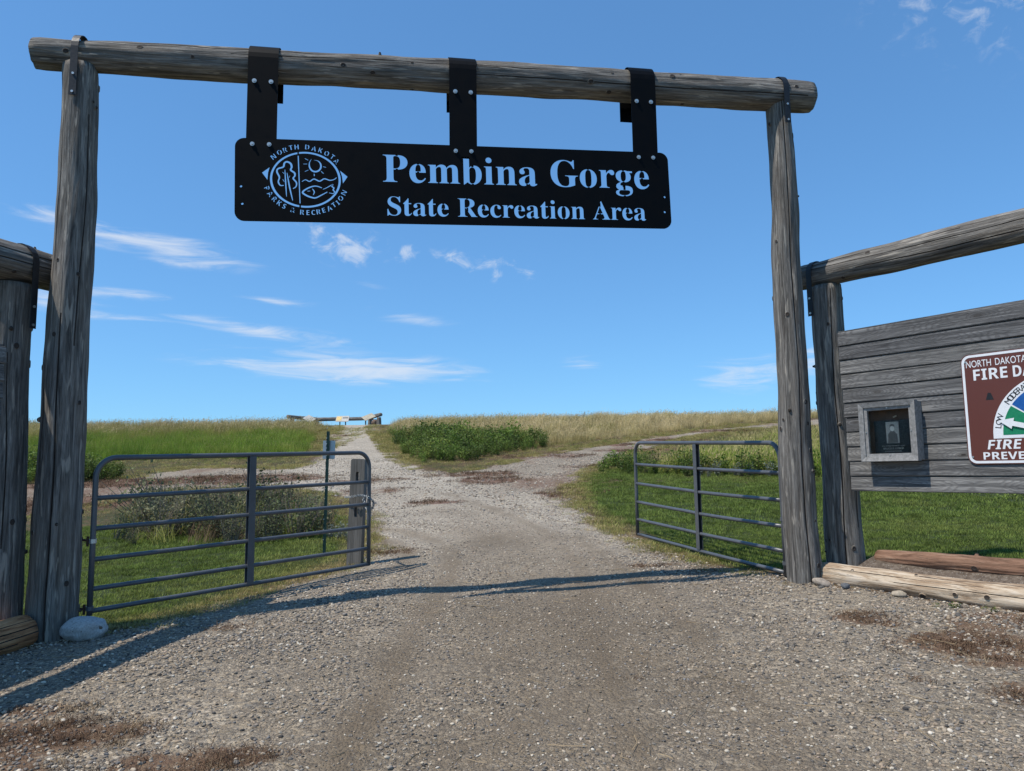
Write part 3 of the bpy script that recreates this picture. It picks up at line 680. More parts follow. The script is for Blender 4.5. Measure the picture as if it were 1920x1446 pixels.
wing(PL - nL * .09 + dL * 3.1, -dL, nL, 1.02, 2.69, 11, wing_l, s0=.0, lean=.0, length=3.1, seed=5)
o = link('strap', saddle(Vector((-4.288, 6.36, 3.435)), dL, nL, .182, 2.86, 2.95, .06, .006), IRON); keep(o, wing_l)
for dz in (.03, .19):
    bb = bolt(o, Vector((-4.288, 6.36, 2.86 + dz)) + nL * .188, nL, .011, ZINC, False); bb.parent = o; bb.matrix_parent_inverse = Matrix()

# fire danger sign ------------------------------------------------------
BROWN, t, b = new_mat('brown_reflective_sheet')
co = t.coord('Object'); hx = t.math('SINE', t.math('MULTIPLY', t.math('ADD', t.node('ShaderNodeSeparateXYZ').outputs[1], 0), 1.0))
c = t.mix(t.rng(t.noise(co, 260, 2), .4, .6), (.105, .030, .020, 1), (.125, .037, .024, 1)); c = t.mix(t.rng(t.noise(t.mapping(co, (3, 3, 9)), 1.0, 4), .62, .8, 0, .2), c, (.18, .09, .07, 1))
t.put(b.inputs['Base Color'], c); b.inputs['Roughness'].default_value = .38
WHITE = plain('white_sheeting', (.74, .75, .76), .4, vary=.04, scale=30)
GREEN = plain('green_sheeting', (.01, .20, .09), .4, vary=.1); BLUE = plain('blue_sheeting', (.01, .09, .32), .4, vary=.1)
YEL = plain('yellow_sheeting', (.7, .5, .03), .4, vary=.1); ORG = plain('orange_sheeting', (.7, .2, .02), .4, vary=.1); RED = plain('red_sheeting', (.5, .03, .03), .4, vary=.1)
INK = plain('black_ink', (.01, .01, .011), .5, vary=.1); ALU = plain('aluminium_sheet', (.45, .47, .48), .42, .7, vary=.15, scale=20)
FM = Matrix(((dR.x, 0, nR.x), (dR.y, 0, nR.y), (0, 1, 0))).to_quaternion()
FS = wp(1.890, .012, 2.0678)
fire = thing('danger_gauge_sign', 'brown and white fire danger gauge sign screwed to the plank panel', 'sign', FS)
fire.scale = (.945, .945, 1); fire.rotation_mode = 'QUATERNION'; fire.rotation_quaternion = FM
def rrect(hw, hh, rc, n=8):
    o = []
    for (cx, cy, a0) in ((hw - rc, hh - rc, 0), (-hw + rc, hh - rc, 90), (-hw + rc, -hh + rc, 180), (hw - rc, -hh + rc, 270)):
        o += [(cx + rc * math.cos(R(a0 + q)), cy + rc * math.sin(R(a0 + q))) for q in np.linspace(0, 90, n)]
    return o
def sheet(name, loops, z, mat, parent, th=.0007):
    o = link(name, fill_mesh(loops, th), mat, parent); o.location = (0, 0, z); return o
sheet('panel', [rrect(.758, .508, .075)], .004, BROWN, fire, .0035)
sheet('border', [rrect(.750, .500, .070), rrect(.728, .478, .052)], .0085, WHITE, fire)
def lettering(body, x0, base, caph, width, mat, parent, z, bold_=None, shear=0):
    lp = text_splines(bold(body, False) if bold_ else body); a, b_, _, _ = bbox(lp); ch = bbox(text_splines(bold('E', False) if bold_ else 'E'))[3]
    kx = width / (b_ - a); ky = caph / ch
    return sheet('lettering', [[(x0 + (x - a) * kx + shear * y * ky, base + y * ky) for x, y in l] for l in lp], z, mat, parent)
lettering('NORTH', -.712, .385, .062, .215, WHITE, fire, .0085); lettering('DAKOTA', -.462, .385, .062, .25, WHITE, fire, .0085)
lettering('FIRE', -.655, .262, .100, .285, WHITE, fire, .0085, True); lettering('DANGER', -.325, .262, .100, .47, WHITE, fire, .0085, True)
lettering('FIRE', -.585, -.375, .084, .265, WHITE, fire, .0085, True, .2); lettering('DANGER', -.275, -.375, .084, .45, WHITE, fire, .0085, True, .2)
lettering('PREVENT', -.625, -.466, .066, .50, WHITE, fire, .0085, True)
GC = (0.0, -.25); GR = .527
def sector(r0, r1, a0, a1, n=14):
    q = np.linspace(R(a0), R(a1), n)
    o = [(GC[0] - r1 * math.cos(a), GC[1] + r1 * math.sin(a)) for a in q]
    return o + ([(GC[0] - r0 * math.cos(a), GC[1] + r0 * math.sin(a)) for a in q[::-1]] if r0 > 0 else [GC])
half = sector(0, GR, 0, 180, 50)[:-1]; half = [(-GR, GC[1] - .03)] + half + [(GR, GC[1] - .03)]
sheet('dial', [half], .0085, WHITE, fire)
for i, m in enumerate((GREEN, BLUE, YEL, ORG, RED)): sheet('dial_sector', [sector(.12, .445, i * 36 + (1.0 if i else 0), i * 36 + 35)], .0100, m, fire)
def arc_text(body, amid, span, r, h, mat):
    n = len(body)
    for i, chh in enumerate(body):
        a = R(amid - span / 2 + span * (i + .5) / n); lp = text_splines(chh); xa, xb, ya, yb = bbox(lp); k = h / (yb - ya); cx = (xa + xb) / 2
        px, py = GC[0] - r * math.cos(a), GC[1] + r * math.sin(a); rt = math.pi / 2 - a; cr, sr = math.cos(rt), math.sin(rt)
        sheet('lettering', [[(px + (x - cx) * k * cr - (y - ya) * k * sr, py + (x - cx) * k * sr + (y - ya) * k * cr) for x, y in l] for l in lp], .0100, mat, fire)
arc_text('LOW', 14, 14, .462, .050, INK); arc_text('MODERATE', 52, 32, .462, .050, INK)
na = R(15.5); nd = np.array((-math.cos(na), math.sin(na))); nn_ = np.array((-nd[1], nd[0])); C0 = np.array(GC)
arrow = [C0 + nn_ * .022, C0 + nd * .37 + nn_ * .022, C0 + nd * .37 + nn_ * .05, C0 + nd * .49, C0 + nd * .37 - nn_ * .05, C0 + nd * .37 - nn_ * .022, C0 - nn_ * .022]
sheet('pointer', [[tuple(p) for p in arrow]], .022, WHITE, fire, .0015)
sheet('sticker', [[(-.565, .075), (-.50, .075), (-.52, .135), (-.545, .14)]], .0085, INK, fire)
for (x, y) in ((-.715, .44), (-.715, -.44), (.715, .44), (.715, -.44)):
    bm = bmesh.new(); tube(bm, [(x, y, .008), (x, y, .013)], .009, 10); link('bolt', bm_mesh(bm), ZINC, fire)

# memorial display case -------------------------------------------------
CASE = wp(.530, .008, 1.9071)
case = thing('display_case', 'small weathered wooden display case with glass front on the plank panel', 'display case', CASE)
case.rotation_mode = 'QUATERNION'; case.rotation_quaternion = FM
CW, CH, CD = .274, .279, .115
FRAMEW = plain('grey_case_wood', (.23, .225, .215), .85, vary=.35, bump=.3, scale=35)
bm = bmesh.new()
box(bm, (0, 0, .004), (CW * 2 - .05, CH * 2 - .05, .008)); link('back_panel', bm_mesh(bm), plain('brown_plywood', (.10, .052, .030), .7, vary=.3, scale=12), case)
bm = bmesh.new()
for sx in (-1, 1): box(bm, (sx * (CW - .02), 0, .04), (.02, CH * 2 - .02, .08))
for sy in (-1, 1): box(bm, (0, sy * (CH - .02), .04), (CW * 2 - .062, .02, .08))
link('side_walls', bm_mesh(bm), FRAMEW, case)
def member(ax, sgn):
    W2, H2, w = CW, CH, .072
    # mitred, sloping outward-in: outer edge proud, inner edge set back
    if ax == 0: o1, o2 = (-W2, sgn * H2), (W2, sgn * H2); i1, i2 = (-W2 + w, sgn * (H2 - w)), (W2 - w, sgn * (H2 - w))
    else: o1, o2 = (sgn * W2, -H2), (sgn * W2, H2); i1, i2 = (sgn * (W2 - w), -H2 + w), (sgn * (W2 - w), H2 - w)
    g = .001
    bm = bmesh.new(); zo, zi, zb = CD + .022, CD - .002, .08
    m1 = ((o1[0] * .4 + i1[0] * .6), (o1[1] * .4 + i1[1] * .6)); m2 = ((o2[0] * .4 + i2[0] * .6), (o2[1] * .4 + i2[1] * .6))
    a = [bm.verts.new((*o1, zo)), bm.verts.new((*m1, zo - .012)), bm.verts.new((*m1, zi)), bm.verts.new((*i1, zi - .004)), bm.verts.new((*i1, zb)), bm.verts.new((*o1, zb))]
    c = [bm.verts.new((*o2, zo)), bm.verts.new((*m2, zo - .012)), bm.verts.new((*m2, zi)), bm.verts.new((*i2, zi - .004)), bm.verts.new((*i2, zb)), bm.verts.new((*o2, zb))]
    for k in range(6): bm.faces.new((a[k], a[(k + 1) % 6], c[(k + 1) % 6], c[k]))
    bm.faces.new(a[::-1]); bm.faces.new(c); bmesh.ops.recalc_face_normals(bm, faces=bm.faces[:])
    if ax == 1:   # keep the grain along local X
        me = bm_mesh(bm); me.transform(Matrix.Rotation(-math.pi / 2, 4, 'Z')); o = link('frame_rail', me, FRAMEW, case); o.rotation_euler = (0, 0, math.pi / 2)
    else: o = link('frame_rail', bm_mesh(bm), FRAMEW, case)
    return o
for ax in (0, 1):
    for sg in (-1, 1):
        o = member(ax, sg)
        x, y = (0, sg * (CH - .056)) if ax == 0 else (sg * (CW - .056), 0)
        bm = bmesh.new(); tube(bm, [(x, y, CD - .004), (x, y, CD + .004)], .006, 8); link('screw', bm_mesh(bm), ZINC, case)
GL, t, b = new_mat('case_glass'); b.inputs['Base Color'].default_value = (.9, .95, .95, 1); b.inputs['Roughness'].default_value = .04
b.inputs['Transmission Weight'].default_value = 1.0; b.inputs['IOR'].default_value = 1.12
bm = bmesh.new(); box(bm, (0, 0, .094), (CW * 2 - .12, CH * 2 - .12, .003)); link('pane', bm_mesh(bm), GL, case)
# plaque standing inside the case
PQ = CASE + FM @ Vector((.0, -.058, .03))
plq = thing('memorial_plaque', 'black engraved memorial plaque with a small portrait, inside the display case', 'plaque', PQ); plq.rotation_mode = 'QUATERNION'; plq.rotation_quaternion = FM
bm = bmesh.new(); box(bm, (0, 0, 0), (.36, .33, .018), bev=.002); link('slab', bm_mesh(bm), plain('black_granite', (.012, .013, .014), .25, vary=.5, scale=300), plq)
GREY = plain('engraved_grey', (.20, .21, .21), .7, vary=.5, scale=120); GDK = plain('engraved_dark', (.045, .048, .05), .7, vary=.5, scale=120); GLT = plain('engraved_light', (.38, .39, .38), .7, vary=.3, scale=120)
sheet('portrait', [[(-.062, -.052), (.062, -.052), (.062, .150), (-.062, .150)]], .010, GREY, plq)
def ell(cx, cy, rx, ry, n=16): return [(cx + rx * math.cos(q), cy + ry * math.sin(q)) for q in np.linspace(0, 2 * math.pi, n, endpoint=False)]
sheet('portrait_body', [[(-.048, -.05), (-.042, .035), (-.018, .062), (.018, .062), (.044, .03), (.05, -.05)]], .0115, GDK, plq)
sheet('portrait_head', [ell(0, .088, .020, .028)], .0118, GLT, plq); sheet('portrait_hair', [[(-.024, .092), (-.022, .122), (0, .132), (.022, .122), (.024, .092), (.012, .108), (-.012, .108)]], .0130, GDK, plq)
for body, y, h, w in (('IN MEMORY OF', -.082, .009, .22), ('BRUCE S. LYBCK', -.110, .016, .20), ('FOREVER', -.132, .008, .16)):
    lettering(body, -w / 2, y, h, w, GREY, plq, .0100)
bm = bmesh.new(); box(bm, (.02, .20, -.012), (.035, .012, .010), Matrix.Rotation(.4, 3, 'Z')); link('clip', bm_mesh(bm), plain('tan_clip', (.35, .28, .2), .6), plq)

# gates -----------------------------------------------------------------
GATEG, t, b = new_mat('grey_gate_paint')
n = t.noise(t.coord(), 7, 4, .6); c = t.mix(t.rng(n, .3, .7), (.066, .069, .075, 1), (.094, .098, .105, 1)); c = t.mix(t.rng(t.noise(t.coord(), 55, 3, .7), .70, .76, 0, .8), c, (.2, .2, .2, 1))
c = t.mix(t.rng(t.noise(t.coord(), 26, 5, .75), .66, .72, 0, .7), c, (.10, .055, .035, 1))
t.put(b.inputs['Base Color'], c); b.inputs['Roughness'].default_value = .38; b.inputs['Specular IOR Level'].default_value = .6
def tube_gate(label, H, E, fr, sag=0.0, rt=.024, rb=.021):
    """H, E: hinge and free end of the bottom bar; top 1.32 m above"""
    H, E = Vector(H), Vector(E); g = thing('tube_gate', label, 'gate', H, 'pair of grey tube gates'); d = E - H; ht = 1.32; rc = .17
    dn = d.normalized(); pts = []
    def P(t_, h, off=0): return d * t_ + UPZ * h + Vector((0, 0, -sag * 4 * t_ * (1 - t_)))
    Ln = d.length
    pts.append(Vector((0, 0, -.03))); pts.append(UPZ * (ht - rc) * .5); pts.append(UPZ * (ht - rc))
    for k in range(1, 9):
        a = math.pi / 2 * k / 8; pts.append(dn * (rc - rc * math.cos(a)) + UPZ * (ht - rc + rc * math.sin(a)))
    for k in range(1, 8): pts.append(d * (rc / Ln + (1 - 2 * rc / Ln) * k / 8) + UPZ * ht)
    for k in range(0, 9):
        a = math.pi / 2 * k / 8; pts.append(d - dn * (rc - rc * math.sin(a)) + UPZ * (ht - rc + rc * math.cos(a)))
    pts.append(d + UPZ * (ht - rc) * .5); pts.append(d + UPZ * -.005)
    bm = bmesh.new(); tube(bm, pts, rt, 14); link('frame', bm_mesh(bm, smooth=True), GATEG, g)
    for h in fr:
        s_ = sag * (1.6 if .3 < h < .6 else .8); bm = bmesh.new(); tube(bm, [d * (k / 12) + UPZ * (h * ht - s_ * math.sin(math.pi * k / 12) * (1 if k < 7 else .7)) for k in range(13)], rb, 12)
        link('bar', bm_mesh(bm, smooth=True), GATEG, g)
    side = Vector((dn.y, -dn.x, 0)); q = Matrix(((dn.x, side.x, 0), (dn.y, side.y, 0), (0, 0, 1)))
    bm = bmesh.new()
    for sg in (-1, 1): box(bm, d * .493 + UPZ * (ht * .5) + side * sg * .024, (.075, .005, ht - .03), q.copy())
    box(bm, d * .493 + dn * .035 + UPZ * (ht * .5), (.006, .044, ht - .05), q.copy())
    link('stay', bm_mesh(bm), GATEG, g)
    return g, d, dn
gl, dl, dln = tube_gate('dark grey six-bar tube gate swung open, hinged on the left gateway post', (-3.665, 6.60, .43), (-1.725, 9.0, .505), (0.005, .145, .335, .535, .735))
gr, dr, drn = tube_gate('grey sunlit six-bar tube gate swung open, hinged on the right gateway post', (2.752, 7.74, .515), (1.785, 10.95, .64), (0.005, .165, .355, .555, .765), sag=.012)
def hinge(parent, p, toward, mat):
    p = Vector(p); tw = Vector(toward); bm = bmesh.new()
    tube(bm, [p - UPZ * .018, p + UPZ * .018], .031, 14)
    link('clamp', bm_mesh(bm), ZINC if mat is ZINC else GATEG, parent)
    bm = bmesh.new(); e = p + tw; mid = p + tw * .35; tube(bm, [e, mid], .010, 8); tube(bm, [mid - UPZ * .05, mid + UPZ * .035], .011, 8); disc(bm, e - tw.normalized() * .03, tw, .026, .012)
    link('hinge_pin', bm_mesh(bm), RUST, parent)
hinge(gl, (0, 0, .60), (-.11, -.03, .02), ZINC); hinge(gl, (0, 0, .03), (-.12, -.03, -.0), GATEG)
hinge(gr, (0, 0, .54), (.10, -.06, .01), GATEG); hinge(gr, (0, 0, .10), (.11, -.06, -.01), GATEG)

# posts by the left gate
WP, t, b = new_mat('slotted_post_wood')
wpost = thing('slotted_wooden_post', 'short grey wooden post with two oval slots, chained to the gate end', 'post', (-1.985, 9.47, tz(-1.985, 9.47)))
hw_, hgt_ = .092, 1.31
sl1 = [(.035 * math.cos(q) * .62, 1.085 + (.045 if math.sin(q) > 0 else -.045) + .022 * math.sin(q)) for q in np.linspace(0, 2 * math.pi, 17)[:-1]]
sl2 = [(.035 * math.cos(q) * .62 - .0, .655 + (.045 if math.sin(q) > 0 else -.045) + .022 * math.sin(q)) for q in np.linspace(0, 2 * math.pi, 17)[:-1]]
out_ = [(-hw_, -.25), (hw_, -.25), (hw_, hgt_ - .02), (hw_ - .02, hgt_), (-hw_ + .02, hgt_), (-hw_, hgt_ - .015)]
me = fill_mesh([out_, sl1, sl2], .055); me.transform(Matrix.Rotation(math.pi / 2, 4, 'X'))
o = link('shaft', me, None, wpost); bpy.data.materials.remove(WP)
m, t, b = new_mat('grey_post_wood'); co = t.coord('Object'); g1 = t.noise(t.mapping(co, (45, 45, 2)), 1.0, 5, .65, .4)
t.put(b.inputs['Base Color'], t.ramp(g1, [(.25, (.05, .045, .04)), (.5, (.13, .12, .105)), (.75, (.22, .20, .18))])); b.inputs['Roughness'].default_value = .9; t.put(b.inputs['Normal'], t.bump(g1, .6, .008)); me.materials.append(m)
o.rotation_euler = (0, R(2.2), R(-8))
TG = plain('green_steel', (.006, .032, .026), .5, .2, vary=.3, scale=30)
tp = thing('steel_stake', 'green studded steel stake with the grey back of a small sign', 'stake', (-2.545, 10.17, tz(-2.545, 10.17)))
bm = bmesh.new(); box(bm, (0, 0, .82), (.042, .005, 1.70)); box(bm, (0, .018, .82), (.006, .034, 1.70)); link('stake', bm_mesh(bm), TG, tp).rotation_euler = (0, R(1.2), 0)
for k in range(24):
    bm = bmesh.new(); box(bm, (.0 + .021 * (.15 + k * .068 - .82) , -.005, .15 + k * .068), (.010, .006, .012)); link('stud', bm_mesh(bm), ALU if k % 2 else TG, tp)
me = fill_mesh([rrect(.082, .125, .012)], .0015); me.transform(Matrix.Rotation(math.pi / 2, 4, 'X')); o = link('sign_back', me, ALU, tp); o.location = (.038, .042, 1.42); o.rotation_euler = (0, R(1.2), R(4))
for z in (1.34, 1.50):
    bm = bmesh.new(); tube(bm, [(.012, -.006, z), (.012, -.014, z)], .009, 8); link('bolt', bm_mesh(bm), ZINC, tp)

CH_ = plain('galvanised_chain', (.30, .31, .31), .42, .85, vary=.3, scale=80)
ge = Vector((-1.725, 9.0, .505)); chz = ge.z + .555 * 1.32 + .05
chain = thing('steel_chain', 'galvanised chain with padlock looped round the slotted post and gate end', 'chain', (-1.75, 9.1, chz))
path = [Vector((-2.10, 9.40, chz + .00)), Vector((-2.03, 9.36, chz - .004)), Vector((-1.95, 9.33, chz + .012)), Vector((-1.86, 9.22, chz + .02)), Vector((-1.78, 9.02, chz + .02)), Vector((-1.70, 8.955, chz - .01)), Vector((-1.675, 9.02, chz - .06)), Vector((-1.70, 9.08, chz - .13)), Vector((-1.76, 9.2, chz - .16)), Vector((-1.83, 9.3, chz - .10)), Vector((-1.87, 9.37, chz - .02))]
sp_ = smooth([tuple(p) for p in path], 4); bm = bmesh.new()
for i in range(len(sp_) - 1):
    a = Vector(sp_[i]); c = Vector(sp_[i + 1]); d = (c - a); m_ = (a + c) / 2; dn_ = d.normalized(); sd = dn_.orthogonal().normalized(); sd = Quaternion(dn_, (i % 2) * math.pi / 2) @ sd; lh = d.length * .72
    ring_ = [m_ + dn_ * lh * math.cos(q) + sd * .014 * math.sin(q) for q in np.linspace(0, 2 * math.pi, 11)]
    tube(bm, ring_, .0042, 6, False)
bmesh.ops.translate(bm, verts=bm.verts[:], vec=-chain.location); link('links', bm_mesh(bm, smooth=True), CH_, chain)
bm = bmesh.new(); pk = Vector((-1.735, 9.06, chz - .235)); box(bm, pk - chain.location, (.045, .022, .07), Matrix.Rotation(.35, 3, 'Y'), .005)
pad = link('padlock', bm_mesh(bm), ZINC, chain)
bm = bmesh.new(); top_ = pk - chain.location + Vector((.012, 0, .035)); tube(bm, [top_ + Vector((-.014, 0, 0)), top_ + Vector((-.014, 0, .03)), top_ + Vector((0, 0, .045)), top_ + Vector((.014, 0, .03)), top_ + Vector((.014, 0, 0))], .0045, 8); link('shackle', bm_mesh(bm, smooth=True), CH_, pad)

# ground logs and stones ------------------------------------------------
def ground_log(name, label, p0, p1, r0, r1, seed, mat, sink, **kw):
    z0, z1 = tz(*p0) + r0 - sink, tz(*p1) + r1 - sink
    o = log_between(name, (*p0, z0), (*p1, z1), r0, r1, seed, mat, **kw); tag(o, label, 'log'); return o
ground_log('edging_log', 'pale peeled log lying on the gravel at the foot of the right gateway post', (3.06, 7.62), (4.85, 5.2), .118, .125, 81, LOGPALE, .045, crack_dirs=[((-.7, -.6, .6), .03, .5, .03), ((-.7, -.6, .15), .25, .95, .03), ((-.7, -.6, 1.4), .3, .9, .02)], knots=12, stubs=4, roll=1.2, bow=.02)
o = log_between('edging_log', (3.625, 7.575, .70), (5.20, 5.25, .71), .078, .09, 83, LOGRED, cracks=2, knots=8, stubs=3, roll=.5, bow=.02); tag(o, 'reddish brown log at the back of the raised bed behind the pale log', 'log')
bm = bmesh.new(); rows_ = []
for i in range(41):
    f = i / 40; a_ = Vector((3.12, 7.56, 0)).lerp(Vector((4.85, 5.2, 0)), f); c_ = Vector((3.66, 7.66, 0)).lerp(Vector((5.26, 5.30, 0)), f); rw = []
    for j in range(9):
        g_ = j / 8; p = a_.lerp(c_, g_); n_ = mnoise.noise(Vector((p.x * 6, p.y * 6, 1.7))) * .02
        hgt2 = .045 + (.625 - .45) * min(1, g_ * 1.3) + n_ if 0 < j < 8 and 0 < i < 40 else -.06
        rw.append(bm.verts.new((p.x, p.y, tz(p.x, p.y) + hgt2)))
    rows_.append(rw)
for A, B in zip(rows_, rows_[1:]):
    for k in range(8): bm.faces.new((A[k], A[k + 1], B[k + 1], B[k]))
bmesh.ops.recalc_face_normals(bm, faces=bm.faces[:])
SOIL, t, b = new_mat('bed_soil'); co = t.coord('Object')
c = t.ramp(t.noise(co, 22, 5, .75), [(.3, (.05, .035, .025)), (.5, (.12, .09, .065)), (.7, (.22, .18, .14))]); c = t.mix(t.rng(t.voronoi(co, 45).outputs['Distance'], .25, .15, 0, .7), c, (.30, .28, .25, 1))
t.put(b.inputs['Base Color'], c); b.inputs['Roughness'].default_value = .95; t.put(b.inputs['Normal'], t.bump(t.noise(co, 40, 5, .7), .8, .02))
link('soil_bed', bm_mesh(bm, smooth=True), SOIL)['kind'] = 'structure'
ground_log('edging_log', 'tan split log end lying beside the left gateway post', (-3.99, 6.28), (-4.72, 3.9), .125, .135, 85, LOGTAN, .03, crack_dirs=[((.9, -.3, .5), .0, .9, .04), ((.9, -.3, .1), .0, .7, .04), ((.9, -.3, -.3), .05, .9, .03), ((.9, -.3, 1.5), 0, .5, .03)], knots=5, stubs=0, roll=2.5, bow=.01)
def stone(name, label, c, s, seed, mat, sub=3, rough=.16):
    bm = bmesh.new(); bmesh.ops.create_icosphere(bm, subdivisions=sub, radius=1.0)
    for v in bm.verts:
        d = v.co.normalized(); n_ = mnoise.noise(d * 1.1 + Vector((seed, seed * 2, 0))) * rough * 1.5 + mnoise.noise(d * 2.6 + Vector((0, seed, 3))) * rough * .5 + mnoise.noise(d * 9 + Vector((seed, 0, 0))) * .012
        v.co = Vector((d.x * s[0], d.y * s[1], d.z * s[2])) * (1 + n_)
    o = link(name, bm_mesh(bm, smooth=True), mat); o.location = c; tag(o, label, 'stone'); return o
GRAN, t, b = new_mat('pale_granite'); co = t.coord('Object')
c = t.ramp(t.noise(co, 70, 5, .7), [(.3, (.22, .215, .20)), (.5, (.40, .395, .38)), (.7, (.52, .51, .49))]); c = t.mix(t.rng(t.voronoi(co, 22).outputs['Distance'], .14, .07, 0, .9, True), c, (.07, .05, .04, 1))
c = t.mix(t.rng(t.noise(co, 7, 3), .58, .7, 0, .35), c, (.25, .20, .15, 1)); t.put(b.inputs['Base Color'], c); b.inputs['Roughness'].default_value = .8; t.put(b.inputs['Normal'], t.bump(t.noise(co, 40, 4), .3, .01))
s_ = stone('boulder', 'white rounded boulder at the base of the left gateway post', (-3.585, 6.40, tz(-3.585, 6.4) + .075), (.178, .135, .110), 2.0, GRAN, 4, .14); s_.rotation_euler = (0, R(-4), R(12))
bm = bmesh.new(); bmesh.ops.create_icosphere(bm, subdivisions=2, radius=.017); k_ = link('dark_pit', bm_mesh(bm, smooth=True), plain('brown_pit', (.13, .09, .065), .9, vary=.4, scale=90), s_); k_.location = (.140, -.078, .012); k_.scale = (1.2, .6, .8)
SG = plain('grey_stone', (.11, .115, .12), .85, vary=.5, bump=.3, scale=30); ST = plain('tan_stone', (.36, .30, .22), .85, vary=.3, bump=.3, scale=30); SB = plain('buff_stone', (.30, .25, .20), .85, vary=.4, bump=.3, scale=30)
s_ = stone('loose_stone', 'flat buff stone leaning at the end of the pale log', (2.955, 7.36, tz(2.955, 7.36) + .03), (.085, .06, .038), 5, SB); s_.rotation_euler = (R(18), R(14), R(-20))
stone('loose_stone', 'dark grey stone in front of the pale log', (3.10, 7.17, tz(3.1, 7.17) + .02), (.042, .035, .03), 6, SG)
stone('loose_stone', 'cream stone on the gravel further along the pale log', (3.42, 6.83, tz(3.42, 6.83) + .018), (.065, .05, .032), 7, ST)

# overlook on the hilltop ----------------------------------------------
ov = thing('log_rail_barrier', 'low log rail barrier on the crest at the end of the drive', 'barrier', (-12.5, 54.3, tz(-12.5, 54.3)))
OVP = [(-15.6, 52.8), (-14.35, 54.6), (-10.45, 54.6), (-9.4, 52.6)]
for i, (x, y) in enumerate(OVP): log_between('post', (x, y, tz(x, y) - .3), (x, y, 5.38), .17, .15, 90 + i, LOG, ov, nseg=20, nz=10, knots=2, stubs=1)
for i, (a, c, za, zb2) in enumerate((((-15.85, 52.5), (-14.1, 55.0), 5.50, 5.46), ((-14.6, 54.6), (-10.2, 54.6), 5.42, 5.46), ((-10.7, 54.95), (-9.25, 52.3), 5.50, 5.56))):
    log_between('rail', (a[0], a[1], za), (c[0], c[1], zb2), .135, .135, 95 + i, LOG, ov, nseg=20, nz=16, knots=2, stubs=0)
PANELF = plain('faded_print', (.40, .35, .25), .5, vary=.25, scale=6); PANELW = plain('pale_print', (.40, .38, .34), .5, vary=.2, scale=6)
def reading_panel(label, x, y, ztop, w, tiltx, tilty, rz, mat):
    g0 = tz(x, y); t_ = thing('reading_panel', label, 'information panel', (x, y, g0), 'reading panels at the overlook', rz)
    h = ztop - g0; bm = bmesh.new(); box(bm, (0, 0, 0), (w, .58, .03), bev=.006); o = link('board', bm_mesh(bm), mat, t_); o.location = (0, 0, h); o.rotation_euler = (tiltx, tilty, 0)
    for sx in (-1, 1):
        bm = bmesh.new(); box(bm, (sx * w * .22, .08, (h - .06) / 2 - .1), (.07, .07, h + .1)); link('leg', bm_mesh(bm), plain('panel_leg', (.10, .12, .13), .5, .3), t_)
    return t_
p_ = reading_panel('middle reading panel, yellow and white, in front of the long log rail', -12.15, 53.3, 5.36, .92, R(48), 0, 0, PANELW)
bm = bmesh.new(); box(bm, (-.24, 0, .0175), (.36, .40, .004)); o = link('picture', bm_mesh(bm), plain('yellow_print', (.62, .43, .14), .5, vary=.3, scale=9), p_); o.location = (0, 0, 5.36 - tz(-12.15, 53.3)); o.rotation_euler = (R(48), 0, 0)
bm = bmesh.new()
for k in range(5): box(bm, (.06 + k * .075, .08, .0175), (.05, .12, .004))
o = link('lettering', bm_mesh(bm), GDK, p_); o.location = (0, 0, 5.36 - tz(-12.15, 53.3)); o.rotation_euler = (R(48), 0, 0)
reading_panel('left reading panel, tilted, beside the tall grass on the crest', -14.35, 52.7, 5.36, .8, R(28), R(24), R(-30), PANELW)
reading_panel('right reading panel, tilted up, at the right end of the log barrier', -10.15, 52.6, 5.42, .85, R(30), R(-22), R(35), PANELF)
stone('boulder', 'brown boulder beside the right reading panel on the crest', (-9.75, 53.4, tz(-9.75, 53.4) + .15), (.36, .3, .25), 9, plain('brown_stone', (.13, .09, .07), .9, vary=.4, bump=.3, scale=8))

